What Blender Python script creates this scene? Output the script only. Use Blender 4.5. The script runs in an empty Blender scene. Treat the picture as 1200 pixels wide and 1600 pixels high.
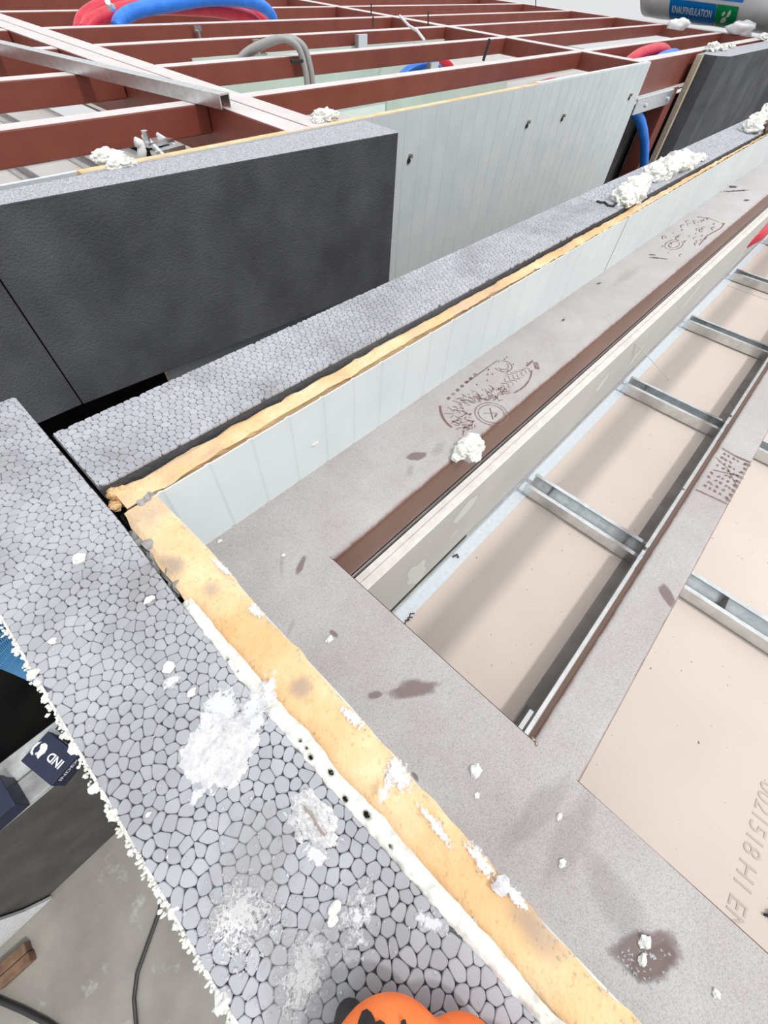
import bpy, bmesh, math, random
from mathutils import Vector, Matrix, noise
random.seed(7)
scene = bpy.context.scene
C = scene.collection

# ------------------------------------------------------------------ units
# All lengths below are written in camera heights above the insulation edge.
H = 0.385            # metres per unit
FLOOR = -5.7         # the floor, below the camera
def W(p): return Vector((p[0]*H, p[1]*H, (p[2]-FLOOR)*H))

# ------------------------------------------------------------------ camera
ROWS = ((0.68280128, -0.72855749, 0.05464785),
        (-0.56861137, -0.57688642, -0.58641553),
        (0.45876303, 0.36933189, -0.80816486))
FPX = 648.1
cd = bpy.data.cameras.new('camera'); cam = bpy.data.objects.new('camera', cd); C.objects.link(cam)
r, d, f = (Vector(v).normalized() for v in ROWS)
m = Matrix(((r.x, -d.x, -f.x), (r.y, -d.y, -f.y), (r.z, -d.z, -f.z))).to_4x4()
m.translation = W((0, 0, 0)); cam.matrix_world = m
cd.sensor_fit = 'HORIZONTAL'; cd.sensor_width = 36; cd.lens = FPX/1200*36; cd.clip_start = 0.01
scene.camera = cam
def ray(u, v):
    a, b = (u-600)/FPX, (v-800)/FPX
    return r*a + d*b + f
def at_z(u, v, z): q = ray(u, v); return q*(z/q.z)
def at_y(u, v, y): q = ray(u, v); return q*(y/q.y)

# ------------------------------------------------------------------ light
wd = bpy.data.worlds.new('overcast'); scene.world = wd; wd.use_nodes = True
wn = wd.node_tree.nodes; wl = wd.node_tree.links; wn.clear()
wo = wn.new('ShaderNodeOutputWorld'); wb = wn.new('ShaderNodeBackground'); wg = wn.new('ShaderNodeTexCoord')
ws = wn.new('ShaderNodeSeparateXYZ'); wm = wn.new('ShaderNodeMapRange')
wl.new(wg.outputs['Generated'], ws.inputs[0]); wl.new(ws.outputs['Z'], wm.inputs['Value'])
wm.inputs['From Min'].default_value = 0; wm.inputs['From Max'].default_value = 1
wm.inputs['To Min'].default_value = 0.62; wm.inputs['To Max'].default_value = 1.15
wb.inputs['Color'].default_value = (0.97, 0.985, 1.0, 1)
wl.new(wm.outputs[0], wb.inputs['Strength']); wl.new(wb.outputs[0], wo.inputs[0])
sd = bpy.data.lights.new('sun', 'SUN'); sun = bpy.data.objects.new('sun', sd); C.objects.link(sun)
sd.energy = 1.35; sd.angle = math.radians(5.0); sd.color = (1.0, 0.95, 0.9)
sun.rotation_euler = Vector((-0.16, 0.66, -1.0)).to_track_quat('-Z', 'Y').to_euler()
sun.location = (0, -3, 6)
vs = scene.view_settings
vs.view_transform = 'Standard'; vs.look = 'None'; vs.gamma = 1.0; vs.use_curve_mapping = False
vs.exposure = 0.36

# ------------------------------------------------------------------ materials
def mat(name, col, rough=0.7, metal=0.0, spec=0.5):
    m = bpy.data.materials.new(name); m.use_nodes = True
    b = m.node_tree.nodes['Principled BSDF']
    b.inputs['Base Color'].default_value = (*col, 1); b.inputs['Roughness'].default_value = rough
    b.inputs['Metallic'].default_value = metal; b.inputs['Specular IOR Level'].default_value = spec
    return m
def NT(m): return m.node_tree.nodes, m.node_tree.links, m.node_tree.nodes['Principled BSDF']
def coords(m, kind='pos'):
    n, l, b = NT(m)
    if kind == 'pos':
        g = n.new('ShaderNodeNewGeometry'); return g.outputs['Position']
    return n.new('ShaderNodeTexCoord').outputs[kind]
def noise_tex(m, scale, detail=4, rough=0.55, vec=None):
    n, l, b = NT(m); t = n.new('ShaderNodeTexNoise')
    t.inputs['Scale'].default_value = scale; t.inputs['Detail'].default_value = detail; t.inputs['Roughness'].default_value = rough
    l.new(vec if vec else coords(m), t.inputs['Vector']); return t.outputs['Fac']
def ramp(m, fac, stops):
    n, l, b = NT(m); t = n.new('ShaderNodeValToRGB')
    while len(t.color_ramp.elements) < len(stops): t.color_ramp.elements.new(0.5)
    for e, (p, c) in zip(t.color_ramp.elements, stops):
        e.position = p; e.color = (*c, 1) if len(c) == 3 else c
    l.new(fac, t.inputs[0]); return t.outputs[0]
def mix(m, fac, a, b_):
    n, l, b = NT(m); t = n.new('ShaderNodeMix'); t.data_type = 'RGBA'
    for s, v in ((t.inputs[0], fac), (t.inputs[6], a), (t.inputs[7], b_)):
        if isinstance(v, (int, float)): s.default_value = v
        elif isinstance(v, tuple): s.default_value = (*v, 1)
        else: l.new(v, s)
    return t.outputs[2]
def math_(m, op, a, b_=None):
    n, l, b = NT(m); t = n.new('ShaderNodeMath'); t.operation = op
    for s, v in ((t.inputs[0], a), (t.inputs[1], b_)):
        if v is None: continue
        if isinstance(v, (int, float)): s.default_value = v
        else: l.new(v, s)
    return t.outputs[0]
def setcol(m, c): n, l, b = NT(m); l.new(c, b.inputs['Base Color'])
def bump(m, h, strength, dist=0.002):
    n, l, b = NT(m); t = n.new('ShaderNodeBump'); t.inputs['Strength'].default_value = strength
    t.inputs['Distance'].default_value = dist; l.new(h, t.inputs['Height']); l.new(t.outputs[0], b.inputs['Normal'])
def noisy(name, c1, c2, scale, rough=0.7, metal=0.0, bstr=0.0, bscale=None, detail=5, lo=0.35, hi=0.65, spec=0.5):
    m = mat(name, c1, rough, metal, spec)
    setcol(m, ramp(m, noise_tex(m, scale, detail), [(lo, c1), (hi, c2)]))
    if bstr: bump(m, noise_tex(m, bscale or scale*4, 6), bstr)
    return m

M = {}
# foam beads: one tint for each bead
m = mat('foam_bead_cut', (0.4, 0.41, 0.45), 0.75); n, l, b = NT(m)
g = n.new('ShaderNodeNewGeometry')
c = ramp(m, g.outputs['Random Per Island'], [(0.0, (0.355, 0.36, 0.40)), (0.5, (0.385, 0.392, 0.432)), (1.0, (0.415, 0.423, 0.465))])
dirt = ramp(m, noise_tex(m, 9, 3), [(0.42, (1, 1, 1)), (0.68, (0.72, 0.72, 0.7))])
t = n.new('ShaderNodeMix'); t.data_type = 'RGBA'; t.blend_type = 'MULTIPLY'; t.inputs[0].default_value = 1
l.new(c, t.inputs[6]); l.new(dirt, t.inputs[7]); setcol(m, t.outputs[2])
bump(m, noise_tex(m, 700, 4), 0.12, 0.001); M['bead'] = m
M['bead_gap'] = noisy('foam_between_beads', (0.05, 0.052, 0.06), (0.13, 0.135, 0.15), 90, 0.9)
# foam where beads are too small to tell apart
m = mat('foam_cut_surface', (0.4, 0.41, 0.45), 0.8); n, l, b = NT(m)
v = n.new('ShaderNodeTexVoronoi'); v.feature = 'DISTANCE_TO_EDGE'; v.inputs['Scale'].default_value = 95; l.new(coords(m), v.inputs['Vector'])
v2 = n.new('ShaderNodeTexVoronoi'); v2.inputs['Scale'].default_value = 95; l.new(coords(m), v2.inputs['Vector'])
tint = ramp(m, math_(m, 'FRACT', math_(m, 'MULTIPLY', v2.outputs['Color'], 7.3)), [(0, (0.375, 0.385, 0.43)), (1, (0.455, 0.465, 0.515))])
setcol(m, mix(m, ramp(m, v.outputs['Distance'], [(0.02, (0, 0, 0)), (0.1, (1, 1, 1))]), (0.2, 0.205, 0.23), tint))
M['foam_cut'] = m
m = mat('foam_side_face', (0.05, 0.052, 0.06), 0.85, spec=0.3); n, l, b = NT(m)  # sides of the foam panels, darker than their cut tops
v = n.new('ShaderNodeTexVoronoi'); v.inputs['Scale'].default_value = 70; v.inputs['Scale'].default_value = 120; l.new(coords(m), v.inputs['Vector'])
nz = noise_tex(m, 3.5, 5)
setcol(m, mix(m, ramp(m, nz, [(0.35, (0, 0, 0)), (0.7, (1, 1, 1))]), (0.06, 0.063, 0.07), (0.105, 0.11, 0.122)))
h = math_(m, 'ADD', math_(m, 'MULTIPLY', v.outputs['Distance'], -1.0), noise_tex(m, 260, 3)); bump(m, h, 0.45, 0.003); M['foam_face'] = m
# yellow rigid foam core
m = mat('rigid_foam_core', (0.8, 0.5, 0.2), 0.85); n, l, b = NT(m)
c = ramp(m, noise_tex(m, 11, 7, 0.62), [(0.32, (0.68, 0.41, 0.19)), (0.5, (0.75, 0.51, 0.275)), (0.68, (0.80, 0.62, 0.40))])
c = mix(m, ramp(m, noise_tex(m, 13, 6), [(0.52, (0, 0, 0)), (0.72, (0.75, 0.75, 0.75))]), c, (0.50, 0.39, 0.30))
c = mix(m, ramp(m, noise_tex(m, 240, 3), [(0.60, (0, 0, 0)), (0.72, (0.6, 0.6, 0.6))]), c, (0.46, 0.26, 0.12))
setcol(m, c); bump(m, math_(m, 'ADD', noise_tex(m, 60, 6), noise_tex(m, 420, 3)), 0.35, 0.003); M['core'] = m
M['skin'] = noisy('painted_panel_sheet', (0.60, 0.655, 0.67), (0.66, 0.71, 0.72), 5, 0.34, 0, 0, spec=0.5)
M['skin_edge'] = mat('cut_sheet_edge', (0.35, 0.36, 0.36), 0.4, 0.7)
# red oxide primer with site dust lying on the upward faces
def primer(name, c1, c2, dust1, dust2):
    m = mat(name, c1, 0.5); n, l, b = NT(m)
    base = ramp(m, noise_tex(m, 6, 5), [(0.3, c1), (0.7, c2)])
    dcol = ramp(m, noise_tex(m, 6, 8, 0.68), [(0.3, dust1), (0.7, dust2)])
    grit = ramp(m, noise_tex(m, 780, 5, 0.75), [(0.33, (0.5, 0.49, 0.48)), (0.54, (1.08, 1.07, 1.07))])
    t = n.new('ShaderNodeMix'); t.data_type = 'RGBA'; t.blend_type = 'MULTIPLY'; t.inputs[0].default_value = 0.8
    l.new(dcol, t.inputs[6]); l.new(grit, t.inputs[7])
    g = n.new('ShaderNodeNewGeometry'); s = n.new('ShaderNodeSeparateXYZ'); l.new(g.outputs['Normal'], s.inputs[0])
    up = math_(m, 'ADD', s.outputs['Z'], math_(m, 'MULTIPLY', math_(m, 'SUBTRACT', noise_tex(m, 60, 5), 0.5), 0.5))
    fac = ramp(m, up, [(0.5, (0, 0, 0)), (0.86, (1, 1, 1))])
    l.new(math_(m, 'MULTIPLY', fac, 0.65), b.inputs["Sheen Weight"]); b.inputs['Sheen Roughness'].default_value = 0.45
    setcol(m, mix(m, fac, base, t.outputs[2]))
    l.new(ramp(m, fac, [(0, (0.42, 0.42, 0.42)), (1, (0.62, 0.62, 0.62))]), b.inputs['Roughness'])
    bump(m, noise_tex(m, 250, 4), 0.12, 0.001)
    return m
M['primer'] = primer('dusty_red_primer', (0.155, 0.075, 0.052), (0.195, 0.10, 0.072), (0.345, 0.31, 0.305), (0.44, 0.43, 0.427))
M['primer_far'] = primer('dusty_oxide_primer', (0.17, 0.04, 0.028), (0.21, 0.055, 0.036), (0.52, 0.455, 0.455), (0.66, 0.61, 0.615))
# gypsum
m = mat('gypsum_back_paper', (0.7, 0.6, 0.53), 0.85); n, l, b = NT(m)
c = ramp(m, noise_tex(m, 3, 4), [(0.3, (0.575, 0.50, 0.45)), (0.7, (0.62, 0.548, 0.497))])
c = mix(m, ramp(m, noise_tex(m, 110, 2), [(0.735, (0, 0, 0)), (0.76, (0.85, 0.85, 0.85))]), c, (0.08, 0.06, 0.05))
setcol(m, c); bump(m, noise_tex(m, 900, 2), 0.08, 0.001); M['gyp'] = m
M['gyp_green'] = noisy('moisture_board_paper', (0.46, 0.56, 0.50), (0.52, 0.61, 0.56), 4, 0.8)
M['gyp_edge'] = noisy('gypsum_core', (0.70, 0.67, 0.64), (0.79, 0.78, 0.76), 45, 0.9, 0, 0.5, 200)
M['gyp_face'] = noisy('gypsum_grey_face', (0.50, 0.49, 0.47), (0.55, 0.54, 0.525), 4, 0.7)
M['plaster'] = noisy('white_plaster', (0.56, 0.565, 0.58), (0.70, 0.705, 0.72), 110, 0.85, 0, 0.9, 330)
M['foam'] = noisy('white_expanding_foam', (0.66, 0.67, 0.62), (0.77, 0.78, 0.74), 40, 0.6, 0, 0.5, 120)
M['foam_hole'] = mat('foam_hole_inside', (0.05, 0.055, 0.05), 0.9)
M['galv'] = noisy('galvanised_steel', (0.60, 0.63, 0.64), (0.74, 0.76, 0.77), 35, 0.24, 0.95, detail=3)
M['galv_dull'] = noisy('dull_galvanised_sheet', (0.60, 0.66, 0.70), (0.68, 0.73, 0.76), 90, 0.55, 0.25)
M['galv_dark'] = noisy('shade_dark_galvanised_steel', (0.20, 0.18, 0.17), (0.27, 0.25, 0.24), 20, 0.5, 0.15)  # colour darkened for the shade inside the hanging track; small fittings share it
M['black'] = mat('black_rubber', (0.012, 0.012, 0.013), 0.7)
M['dark_wire'] = mat('dark_wire', (0.03, 0.03, 0.03), 0.5)
M['white_wire'] = mat('white_wire', (0.6, 0.58, 0.55), 0.5)
M['red_pipe'] = noisy('red_conduit', (0.52, 0.014, 0.04), (0.62, 0.03, 0.06), 12, 0.35)
M['blue_pipe'] = noisy('blue_conduit', (0.015, 0.16, 0.68), (0.03, 0.22, 0.78), 12, 0.35)
M['grey_cable'] = mat('grey_cable_sheath', (0.32, 0.32, 0.32), 0.45)
m = noisy('site_concrete', (0.24, 0.225, 0.2), (0.33, 0.315, 0.285), 4, 0.9, 0, 0.4, 60); n, l, b = NT(m)
old = b.inputs['Base Color'].links[0].from_socket
setcol(m, mix(m, ramp(m, noise_tex(m, 11, 6, 0.65), [(0.6, (0, 0, 0)), (0.74, (0.8, 0.8, 0.8))]), old, (0.5, 0.49, 0.46))); M['floor'] = m
M['pit_shade'] = noisy('shade_black_ground', (0.004, 0.004, 0.004), (0.009, 0.009, 0.008), 5, 0.9, spec=0.1)  # near-black ground colour stands in for the deep shade between the modules
M['ledge_top'] = noisy('scuffed_ledge_sheet', (0.25, 0.255, 0.25), (0.5, 0.52, 0.53), 14, 0.6)
M['ledge_face'] = noisy('dark_grey_sheet', (0.055, 0.053, 0.05), (0.085, 0.082, 0.078), 9, 0.6)
M['box_blue'] = noisy('navy_printed_card', (0.003, 0.007, 0.036), (0.010, 0.016, 0.06), 40, 0.45, lo=0.45, hi=0.85)
M['print_white'] = mat('white_print', (0.7, 0.72, 0.74), 0.6)
M['wood'] = noisy('brown_wood', (0.13, 0.075, 0.045), (0.22, 0.13, 0.08), 30, 0.8)
M['net'] = mat('blue_glass_mesh', (0.04, 0.17, 0.34), 0.5)
M['orange'] = noisy('orange_knit', (0.9, 0.17, 0.035), (0.98, 0.23, 0.06), 30, 0.85)
n, l, b = NT(M['orange'])
wv = n.new('ShaderNodeTexWave'); wv.inputs['Scale'].default_value = 330; wv.inputs['Distortion'].default_value = 2; l.new(coords(M['orange'], 'Object'), wv.inputs['Vector']); bump(M['orange'], wv.outputs['Fac'], 0.35, 0.001)
M['coat'] = noisy('black_glove_coating', (0.012, 0.012, 0.012), (0.025, 0.024, 0.022), 50, 0.6)
M['ink'] = mat('black_print', (0.015, 0.012, 0.012), 0.7)
M['wrap'] = noisy('white_plastic_wrap', (0.62, 0.63, 0.64), (0.74, 0.75, 0.76), 4, 0.35)
M['wool'] = noisy('mineral_wool', (0.42, 0.36, 0.25), (0.55, 0.48, 0.36), 40, 0.9)
M['pb'] = mat('print_blue', (0.0, 0.17, 0.52), 0.4); M['pg'] = mat('print_green', (0.0, 0.27, 0.08), 0.4)
M['pw'] = mat('print_pale', (0.75, 0.82, 0.88), 0.4); M['plg'] = mat('print_pale_green', (0.62, 0.78, 0.62), 0.4)
M['grey_print'] = mat('faint_grey_print', (0.47, 0.41, 0.365), 0.9)
M['clear'] = noisy('cloudy_plastic_film', (0.7, 0.7, 0.72), (0.78, 0.78, 0.8), 8, 0.3)
# stains: their ragged rim comes from the 'fade' attribute plus noise
def stain(name, col, scale=60, soft=0.25, amount=1.0, amp=0.8, rough=0.8):
    m = mat(name, col, rough); n, l, b = NT(m)
    a = n.new('ShaderNodeAttribute'); a.attribute_name = 'fade'
    s = math_(m, 'ADD', a.outputs['Fac'], math_(m, 'MULTIPLY', math_(m, 'SUBTRACT', noise_tex(m, scale, 6, 0.65), 0.5), amp))
    k = ramp(m, s, [(0.5-soft/2, (0, 0, 0)), (0.5+soft/2, (amount,)*3)])
    l.new(k, b.inputs['Alpha']); return m
M['st_brown'] = stain('scuffed_primer_mark', (0.22, 0.165, 0.16), 90, 0.5, 0.72, 0.9)
M['st_print'] = stain('boot_print_mark', (0.2, 0.12, 0.105), 160, 0.5, 0.75, 0.9)
M['st_dark'] = stain('dark_scuff', (0.07, 0.06, 0.06), 90, 0.35, 0.85, 2.2)
M['st_wipe'] = stain('wiped_dust_mark', (0.30, 0.262, 0.258), 34, 1.0, 0.17, 1.3)
M['st_white'] = stain('white_plaster_dust', (0.62, 0.63, 0.66), 190, 0.3, 0.92, 1.7)
M['st_speck'] = stain('white_plaster_specks', (0.66, 0.66, 0.67), 420, 0.3, 0.9, 2.3)
M['st_film'] = stain('grey_plaster_film', (0.40, 0.41, 0.405), 95, 0.8, 0.3, 2.4)
M['st_grey'] = stain('grey_smudge', (0.40, 0.36, 0.33), 40, 1.0, 0.5, 1.0)
M['st_pale'] = stain('pale_plaster_smear', (0.63, 0.63, 0.61), 18, 0.05, 1.0, 0.7)

# ------------------------------------------------------------------ objects
def tag(o, label=None, cat=None, group=None, kind=None):
    if label: o['label'] = label
    if cat: o['category'] = cat
    if group: o['group'] = group
    if kind: o['kind'] = kind
    return o
def thing(name, label, cat, loc, group=None, kind=None):
    o = bpy.data.objects.new(name, None); C.objects.link(o); o.location = W(loc); o.empty_display_size = 0.05
    return tag(o, label, cat, group, kind)
class MB:
    """collects vertices in camera-height units and builds one mesh"""
    def __init__(s): s.v = []; s.f = []; s.mi = []; s.fade = []
    def add(s, vs, fs, mi=0, fade=None):
        o = len(s.v); s.v += [Vector(p) for p in vs]; s.f += [[i+o for i in q] for q in fs]; s.mi += [mi]*len(fs)
        s.fade += list(fade) if fade else [1.0]*len(vs); return s
    def box(s, x0, x1, y0, y1, z0, z1, mi=0):
        return s.hexa([(x0, y0), (x1, y0), (x1, y1), (x0, y1)], z0, z1, mi)
    def hexa(s, poly, z0, z1, mi=0, top_mi=None):
        n = len(poly); vs = [(x, y, z0) for x, y in poly]+[(x, y, z1) for x, y in poly]
        s.add(vs, [list(range(n))[::-1]], mi); o = len(s.v)-2*n
        s.f.append([o+n+i for i in range(n)]); s.mi.append(mi if top_mi is None else top_mi)
        for i in range(n): s.f.append([o+i, o+(i+1) % n, o+n+(i+1) % n, o+n+i]); s.mi.append(mi)
        return s
    def extrude(s, prof, p0, p1, up=(0, 0, 1), mi=0, caps=True):
        """closed profile (a, b): a sideways, b up, run from p0 to p1"""
        p0, p1, up = Vector(p0), Vector(p1), Vector(up); t = (p1-p0).normalized(); sd_ = t.cross(up).normalized(); up = sd_.cross(t)
        n = len(prof); vs = [p0+sd_*a+up*b for a, b in prof]+[p1+sd_*a+up*b for a, b in prof]
        fs = [[i, n+i, n+(i+1) % n, (i+1) % n] for i in range(n)]
        if caps: fs += [list(range(n)), [n+i for i in range(n)][::-1]]
        return s.add(vs, fs, mi)
    def tube(s, pts, rad, n=8, mi=0, caps=True):
        pts = [Vector(p) for p in pts]; vs = []; fs = []; k = len(pts)
        rad = rad if isinstance(rad, (list, tuple)) else [rad]*k
        ref = Vector((0, 0, 1)); prev = None
        for i, p in enumerate(pts):
            t = (pts[min(i+1, k-1)]-pts[max(i-1, 0)]).normalized()
            a = prev if prev else (ref if abs(t.z) < 0.9 else Vector((1, 0, 0)))
            a = (a-t*a.dot(t)).normalized(); prev = a; b = t.cross(a)
            vs += [p+(a*math.cos(2*math.pi*j/n)+b*math.sin(2*math.pi*j/n))*rad[i] for j in range(n)]
        for i in range(k-1):
            for j in range(n): fs.append([i*n+j, i*n+(j+1) % n, (i+1)*n+(j+1) % n, (i+1)*n+j])
        if caps: fs += [list(range(n))[::-1], [(k-1)*n+j for j in range(n)]]
        return s.add(vs, fs, mi)
    def blob(s, c, rx, ry, rz, seed=0, rough=0.35, freq=1.6, sub=3, mi=0, floor=None):
        bm = bmesh.new(); bmesh.ops.create_icosphere(bm, subdivisions=sub, radius=1); c = Vector(c); off = Vector((seed*3.1, seed*1.7, seed*0.9))
        for v in bm.verts:
            p = v.co.copy(); k = 1+rough*noise.fractal(p*freq+off, 0.9, 2.1, 4)
            q = Vector((p.x*rx, p.y*ry, p.z*rz))*k+c
            if floor is not None and q.z < floor: q.z = floor
            v.co = q
        bm.verts.index_update(); s.add([v.co.copy() for v in bm.verts], [[v.index for v in f.verts] for f in bm.faces], mi); bm.free(); return s
    def build(s, name, mats, parent=None, smooth=False, bevel=0, segs=2, fade=False, origin=None):
        me = bpy.data.meshes.new(name); ws_ = [W(p) for p in s.v]
        if parent: o0 = parent.matrix_world.translation if False else world_loc(parent)
        elif origin: o0 = W(origin)
        else:
            lo = [min(p[i] for p in ws_) for i in range(3)]; hi = [max(p[i] for p in ws_) for i in range(3)]
            o0 = Vector(((lo[0]+hi[0])/2, (lo[1]+hi[1])/2, lo[2]))
        me.from_pydata([p-o0 for p in ws_], [], s.f)
        mats = mats if isinstance(mats, (list, tuple)) else [mats]
        for q in mats: me.materials.append(q)
        me.polygons.foreach_set('material_index', s.mi)
        if smooth: me.polygons.foreach_set('use_smooth', [True]*len(me.polygons))
        if fade:
            a = me.attributes.new('fade', 'FLOAT', 'POINT'); a.data.foreach_set('value', s.fade)
        me.update(); o = bpy.data.objects.new(name, me); C.objects.link(o)
        if parent: o.parent = parent
        else: o.location = o0
        if bevel:
            md = o.modifiers.new('bevel', 'BEVEL'); md.width = bevel*H; md.segments = segs; md.limit_method = 'ANGLE'; md.angle_limit = 0.6
            if smooth is None: pass
        return o
def world_loc(o):
    p = Vector(o.location)
    return p+world_loc(o.parent) if o.parent else p
def ragged(cx, cy, z, rx, ry, ang=0, rings=7, n=28, seed=0, wob=0.25, skirt=0.0):
    """flat patch on a level surface with a fading rim: verts carry 'fade' 1 in the middle, 0 at the rim"""
    vs = [(cx, cy, z)]; fa = [1.0]; fs = []
    ca, sa = math.cos(ang), math.sin(ang)
    for i in range(1, rings+1):
        for j in range(n):
            t = 2*math.pi*j/n; k = i/rings*(1+wob*noise.noise(Vector((math.cos(t)*1.4, math.sin(t)*1.4, seed*2.3))))
            x, y = rx*k*math.cos(t), ry*k*math.sin(t); vs.append((cx+x*ca-y*sa, cy+x*sa+y*ca, z)); fa.append(1-i/rings)
    for j in range(n): fs.append([0, 1+j, 1+(j+1) % n])
    for i in range(rings-1):
        for j in range(n): a = 1+i*n; fs.append([a+j, a+n+j, a+n+(j+1) % n, a+(j+1) % n])
    return vs, fs, fa
NST = 0
def stain_obj(name, parent, u, v, z, rx, ry, ang, m, seed=0, wob=0.3, boost=0.0):
    global NST; NST += 1; z += 0.00012*(NST % 12)
    p = at_z(u, v, z); b = MB(); vs, fs, fa = ragged(p.x, p.y, z, rx, ry, ang, seed=seed, wob=wob)
    b.add(vs, fs, 0, [min(1, q*(1+boost)) for q in fa]); return b.build(name, m, parent, fade=True)

# ================================================================== THE SETTING
T = -1.0; BT = -1.387; CEIL = -2.33      # insulation top, beam top, ceiling board top
b = MB(); b.box(-9, 30, -6, 2.0, FLOOR-0.2, FLOOR); fl = tag(b.build('floor', M['floor']), 'worn concrete floor with white splashes far below the wall', None, kind='structure')
b = MB(); b.box(-14, 34, 2.0, 26, FLOOR-0.25, FLOOR-0.05); tag(b.build('floor_pit', M['pit_shade']), 'ground coloured black for the shade in the gap between the modules', None, kind='structure')

# ceiling boards seen from above, laid below the beams
ce = thing('ceiling', 'pinkish gypsum boards of the suspended ceiling seen from above', None, (0.4, -0.9, CEIL-0.035), kind='structure')
for i, (x0, x1) in enumerate([(0.36, 7.02), (7.03, 13.5)]):
    b = MB(); b.box(x0, x1, -3.4, 0.50, CEIL-0.035, CEIL); b.build('gypsum_board', M['gyp'], ce)
def text_mesh(txt, size, shear=0.0, bold=0.0):
    cu = bpy.data.curves.new('print', 'FONT'); cu.body = txt; cu.size = size; cu.shear = shear; cu.offset = bold; cu.align_x = 'LEFT'; cu.resolution_u = 3
    o = bpy.data.objects.new('print', cu); C.objects.link(o); dg = bpy.context.evaluated_depsgraph_get()
    me = bpy.data.meshes.new_from_object(o.evaluated_get(dg)); C.objects.unlink(o); bpy.data.objects.remove(o)
    return [v.co.copy() for v in me.vertices], [list(p.vertices) for p in me.polygons]
def text_on(b, txt, size, origin, right, up, mi=0, shear=0.0, bold=0.0, lift=0.002):
    vs, fs = text_mesh(txt, size, shear, bold); o = Vector(origin); rt = Vector(right).normalized(); up = Vector(up).normalized(); nn = rt.cross(up)
    b.add([o+rt*p.x+up*p.y+nn*lift for p in vs], fs, mi)
b = MB(); text_on(b, '0021518 H1 EN', 0.105, (1.47, -1.365, CEIL), (-1, -0.02, 0), (0, -1, 0)); b.build('stamped_text', M['grey_print'], ce)

# plasterboard partition below the long beam: two board edges, grey face
pt = thing('wall_partition', 'double gypsum boards of the partition under the long beam', None, (0.45, 0.55, -3.4), kind='structure')
b = MB(); b.box(0.4, 12, 0.5645, 0.597, -3.4, -1.645); b.build('gypsum_board', [M['gyp_edge']], pt, bevel=0.003)
b = MB(); b.box(0.4, 12, 0.5166, 0.5625, -3.4, -1.64); o = b.build('gypsum_board', [M['gyp_edge'], M['gyp_face']], pt, bevel=0.003)
for p in o.data.polygons:
    if p.normal.y < -0.9: p.material_index = 1
b = MB(); b.box(0.4, 12, 0.603, 0.611, -2.4, -1.632); b.build('steel_strip', M['galv'], pt)
# smears of plaster on the grey face
for k, (x, z, rx, rz, sd_) in enumerate([(0.98, -2.02, 0.11, 0.22, 1), (1.33, -1.80, 0.16, 0.10, 2), (1.30, -1.98, 0.05, 0.03, 6), (3.1, -1.86, 0.13, 0.1, 3), (3.9, -2.0, 0.22, 0.06, 4), (5.0, -1.85, 0.3, 0.08, 5)]):
    vs, fs, fa = ragged(x, z, 0, rx, rz, 0.5, seed=sd_, wob=0.5)
    b = MB(); b.add([(p[0], 0.5158, p[1]) for p in vs], fs, 0, [min(1, q*1.5) for q in fa]); b.build('plaster_smear', M['st_pale'], pt, fade=True)

# ================================================================== STEEL FRAME (near module)
def beam(name, label, poly, z0, z1, m='primer', bev=0.022, group=None):
    xs_ = [p[0] for p in poly]; ys_ = [p[1] for p in poly]; x0, x1, y0, y1 = min(xs_), max(xs_), min(ys_), max(ys_)
    alongx = x1-x0 > y1-y0; w_ = (y1-y0 if alongx else x1-x0); pr = []
    b2 = min(bev, 0.006)
    for cx_, cz_, a0, bv in ((w_/2-bev, z1-bev, 0, bev), (-w_/2+bev, z1-bev, 90, bev), (-w_/2+b2, z0+b2, 180, b2), (w_/2-b2, z0+b2, 270, b2)):
        for k in range(6): a = math.radians(a0+18*k); pr.append((cx_+bv*math.cos(a), cz_+bv*math.sin(a)))
    b = MB()
    if alongx: b.extrude(pr, (x0, (y0+y1)/2, 0), (x1, (y0+y1)/2, 0))
    else: b.extrude(pr, ((x0+x1)/2, y0, 0), ((x0+x1)/2, y1, 0))
    o = b.build(name, M[m])
    o.data.polygons.foreach_set('use_smooth', [len(p.vertices) == 4 for p in o.data.polygons]); sm = o.modifiers.new('wn', 'WEIGHTED_NORMAL')
    return tag(o, label, 'beam', group)
beam1 = beam('steel_beam', 'long dusty steel beam with boot prints beside the pale wall panel', [(0.45, 0.612), (0.45, 1.06), (14, 1.06), (14, 0.612)], -1.628, BT+0.0008, bev=0.03)
beam0 = beam('steel_beam', 'wide dusty steel beam along the yellow front edge of the roof', [(0.10, -2.2), (0.49, -2.2), (0.49, 1.06), (0.10, 1.06)], -1.69, BT+0.0005, bev=0.005)
beam2 = beam('steel_beam', 'narrow dusty steel beam between the two ceiling bays', [(0.44, -0.42), (14, -0.42), (14, -0.262), (0.44, -0.262)], -1.49, BT+0.0006, bev=0.018)
# edge lip weld where the beams meet
def weld(parent, x, y, s=0.012, seed=0):
    b = MB()
    for k in range(5): b.blob((x+random.uniform(-1, 1)*s, y+random.uniform(-1, 1)*s, BT-0.004*k), s*.7, s*.7, s*.6, seed+k, 0.4, 1.6, 2)
    b.build('weld_bead', M['primer'], parent, smooth=True)
weld(beam0, 0.492, 0.628, 0.007, seed=3); weld(beam0, 0.493, -0.268, 0.008, seed=9)

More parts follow.
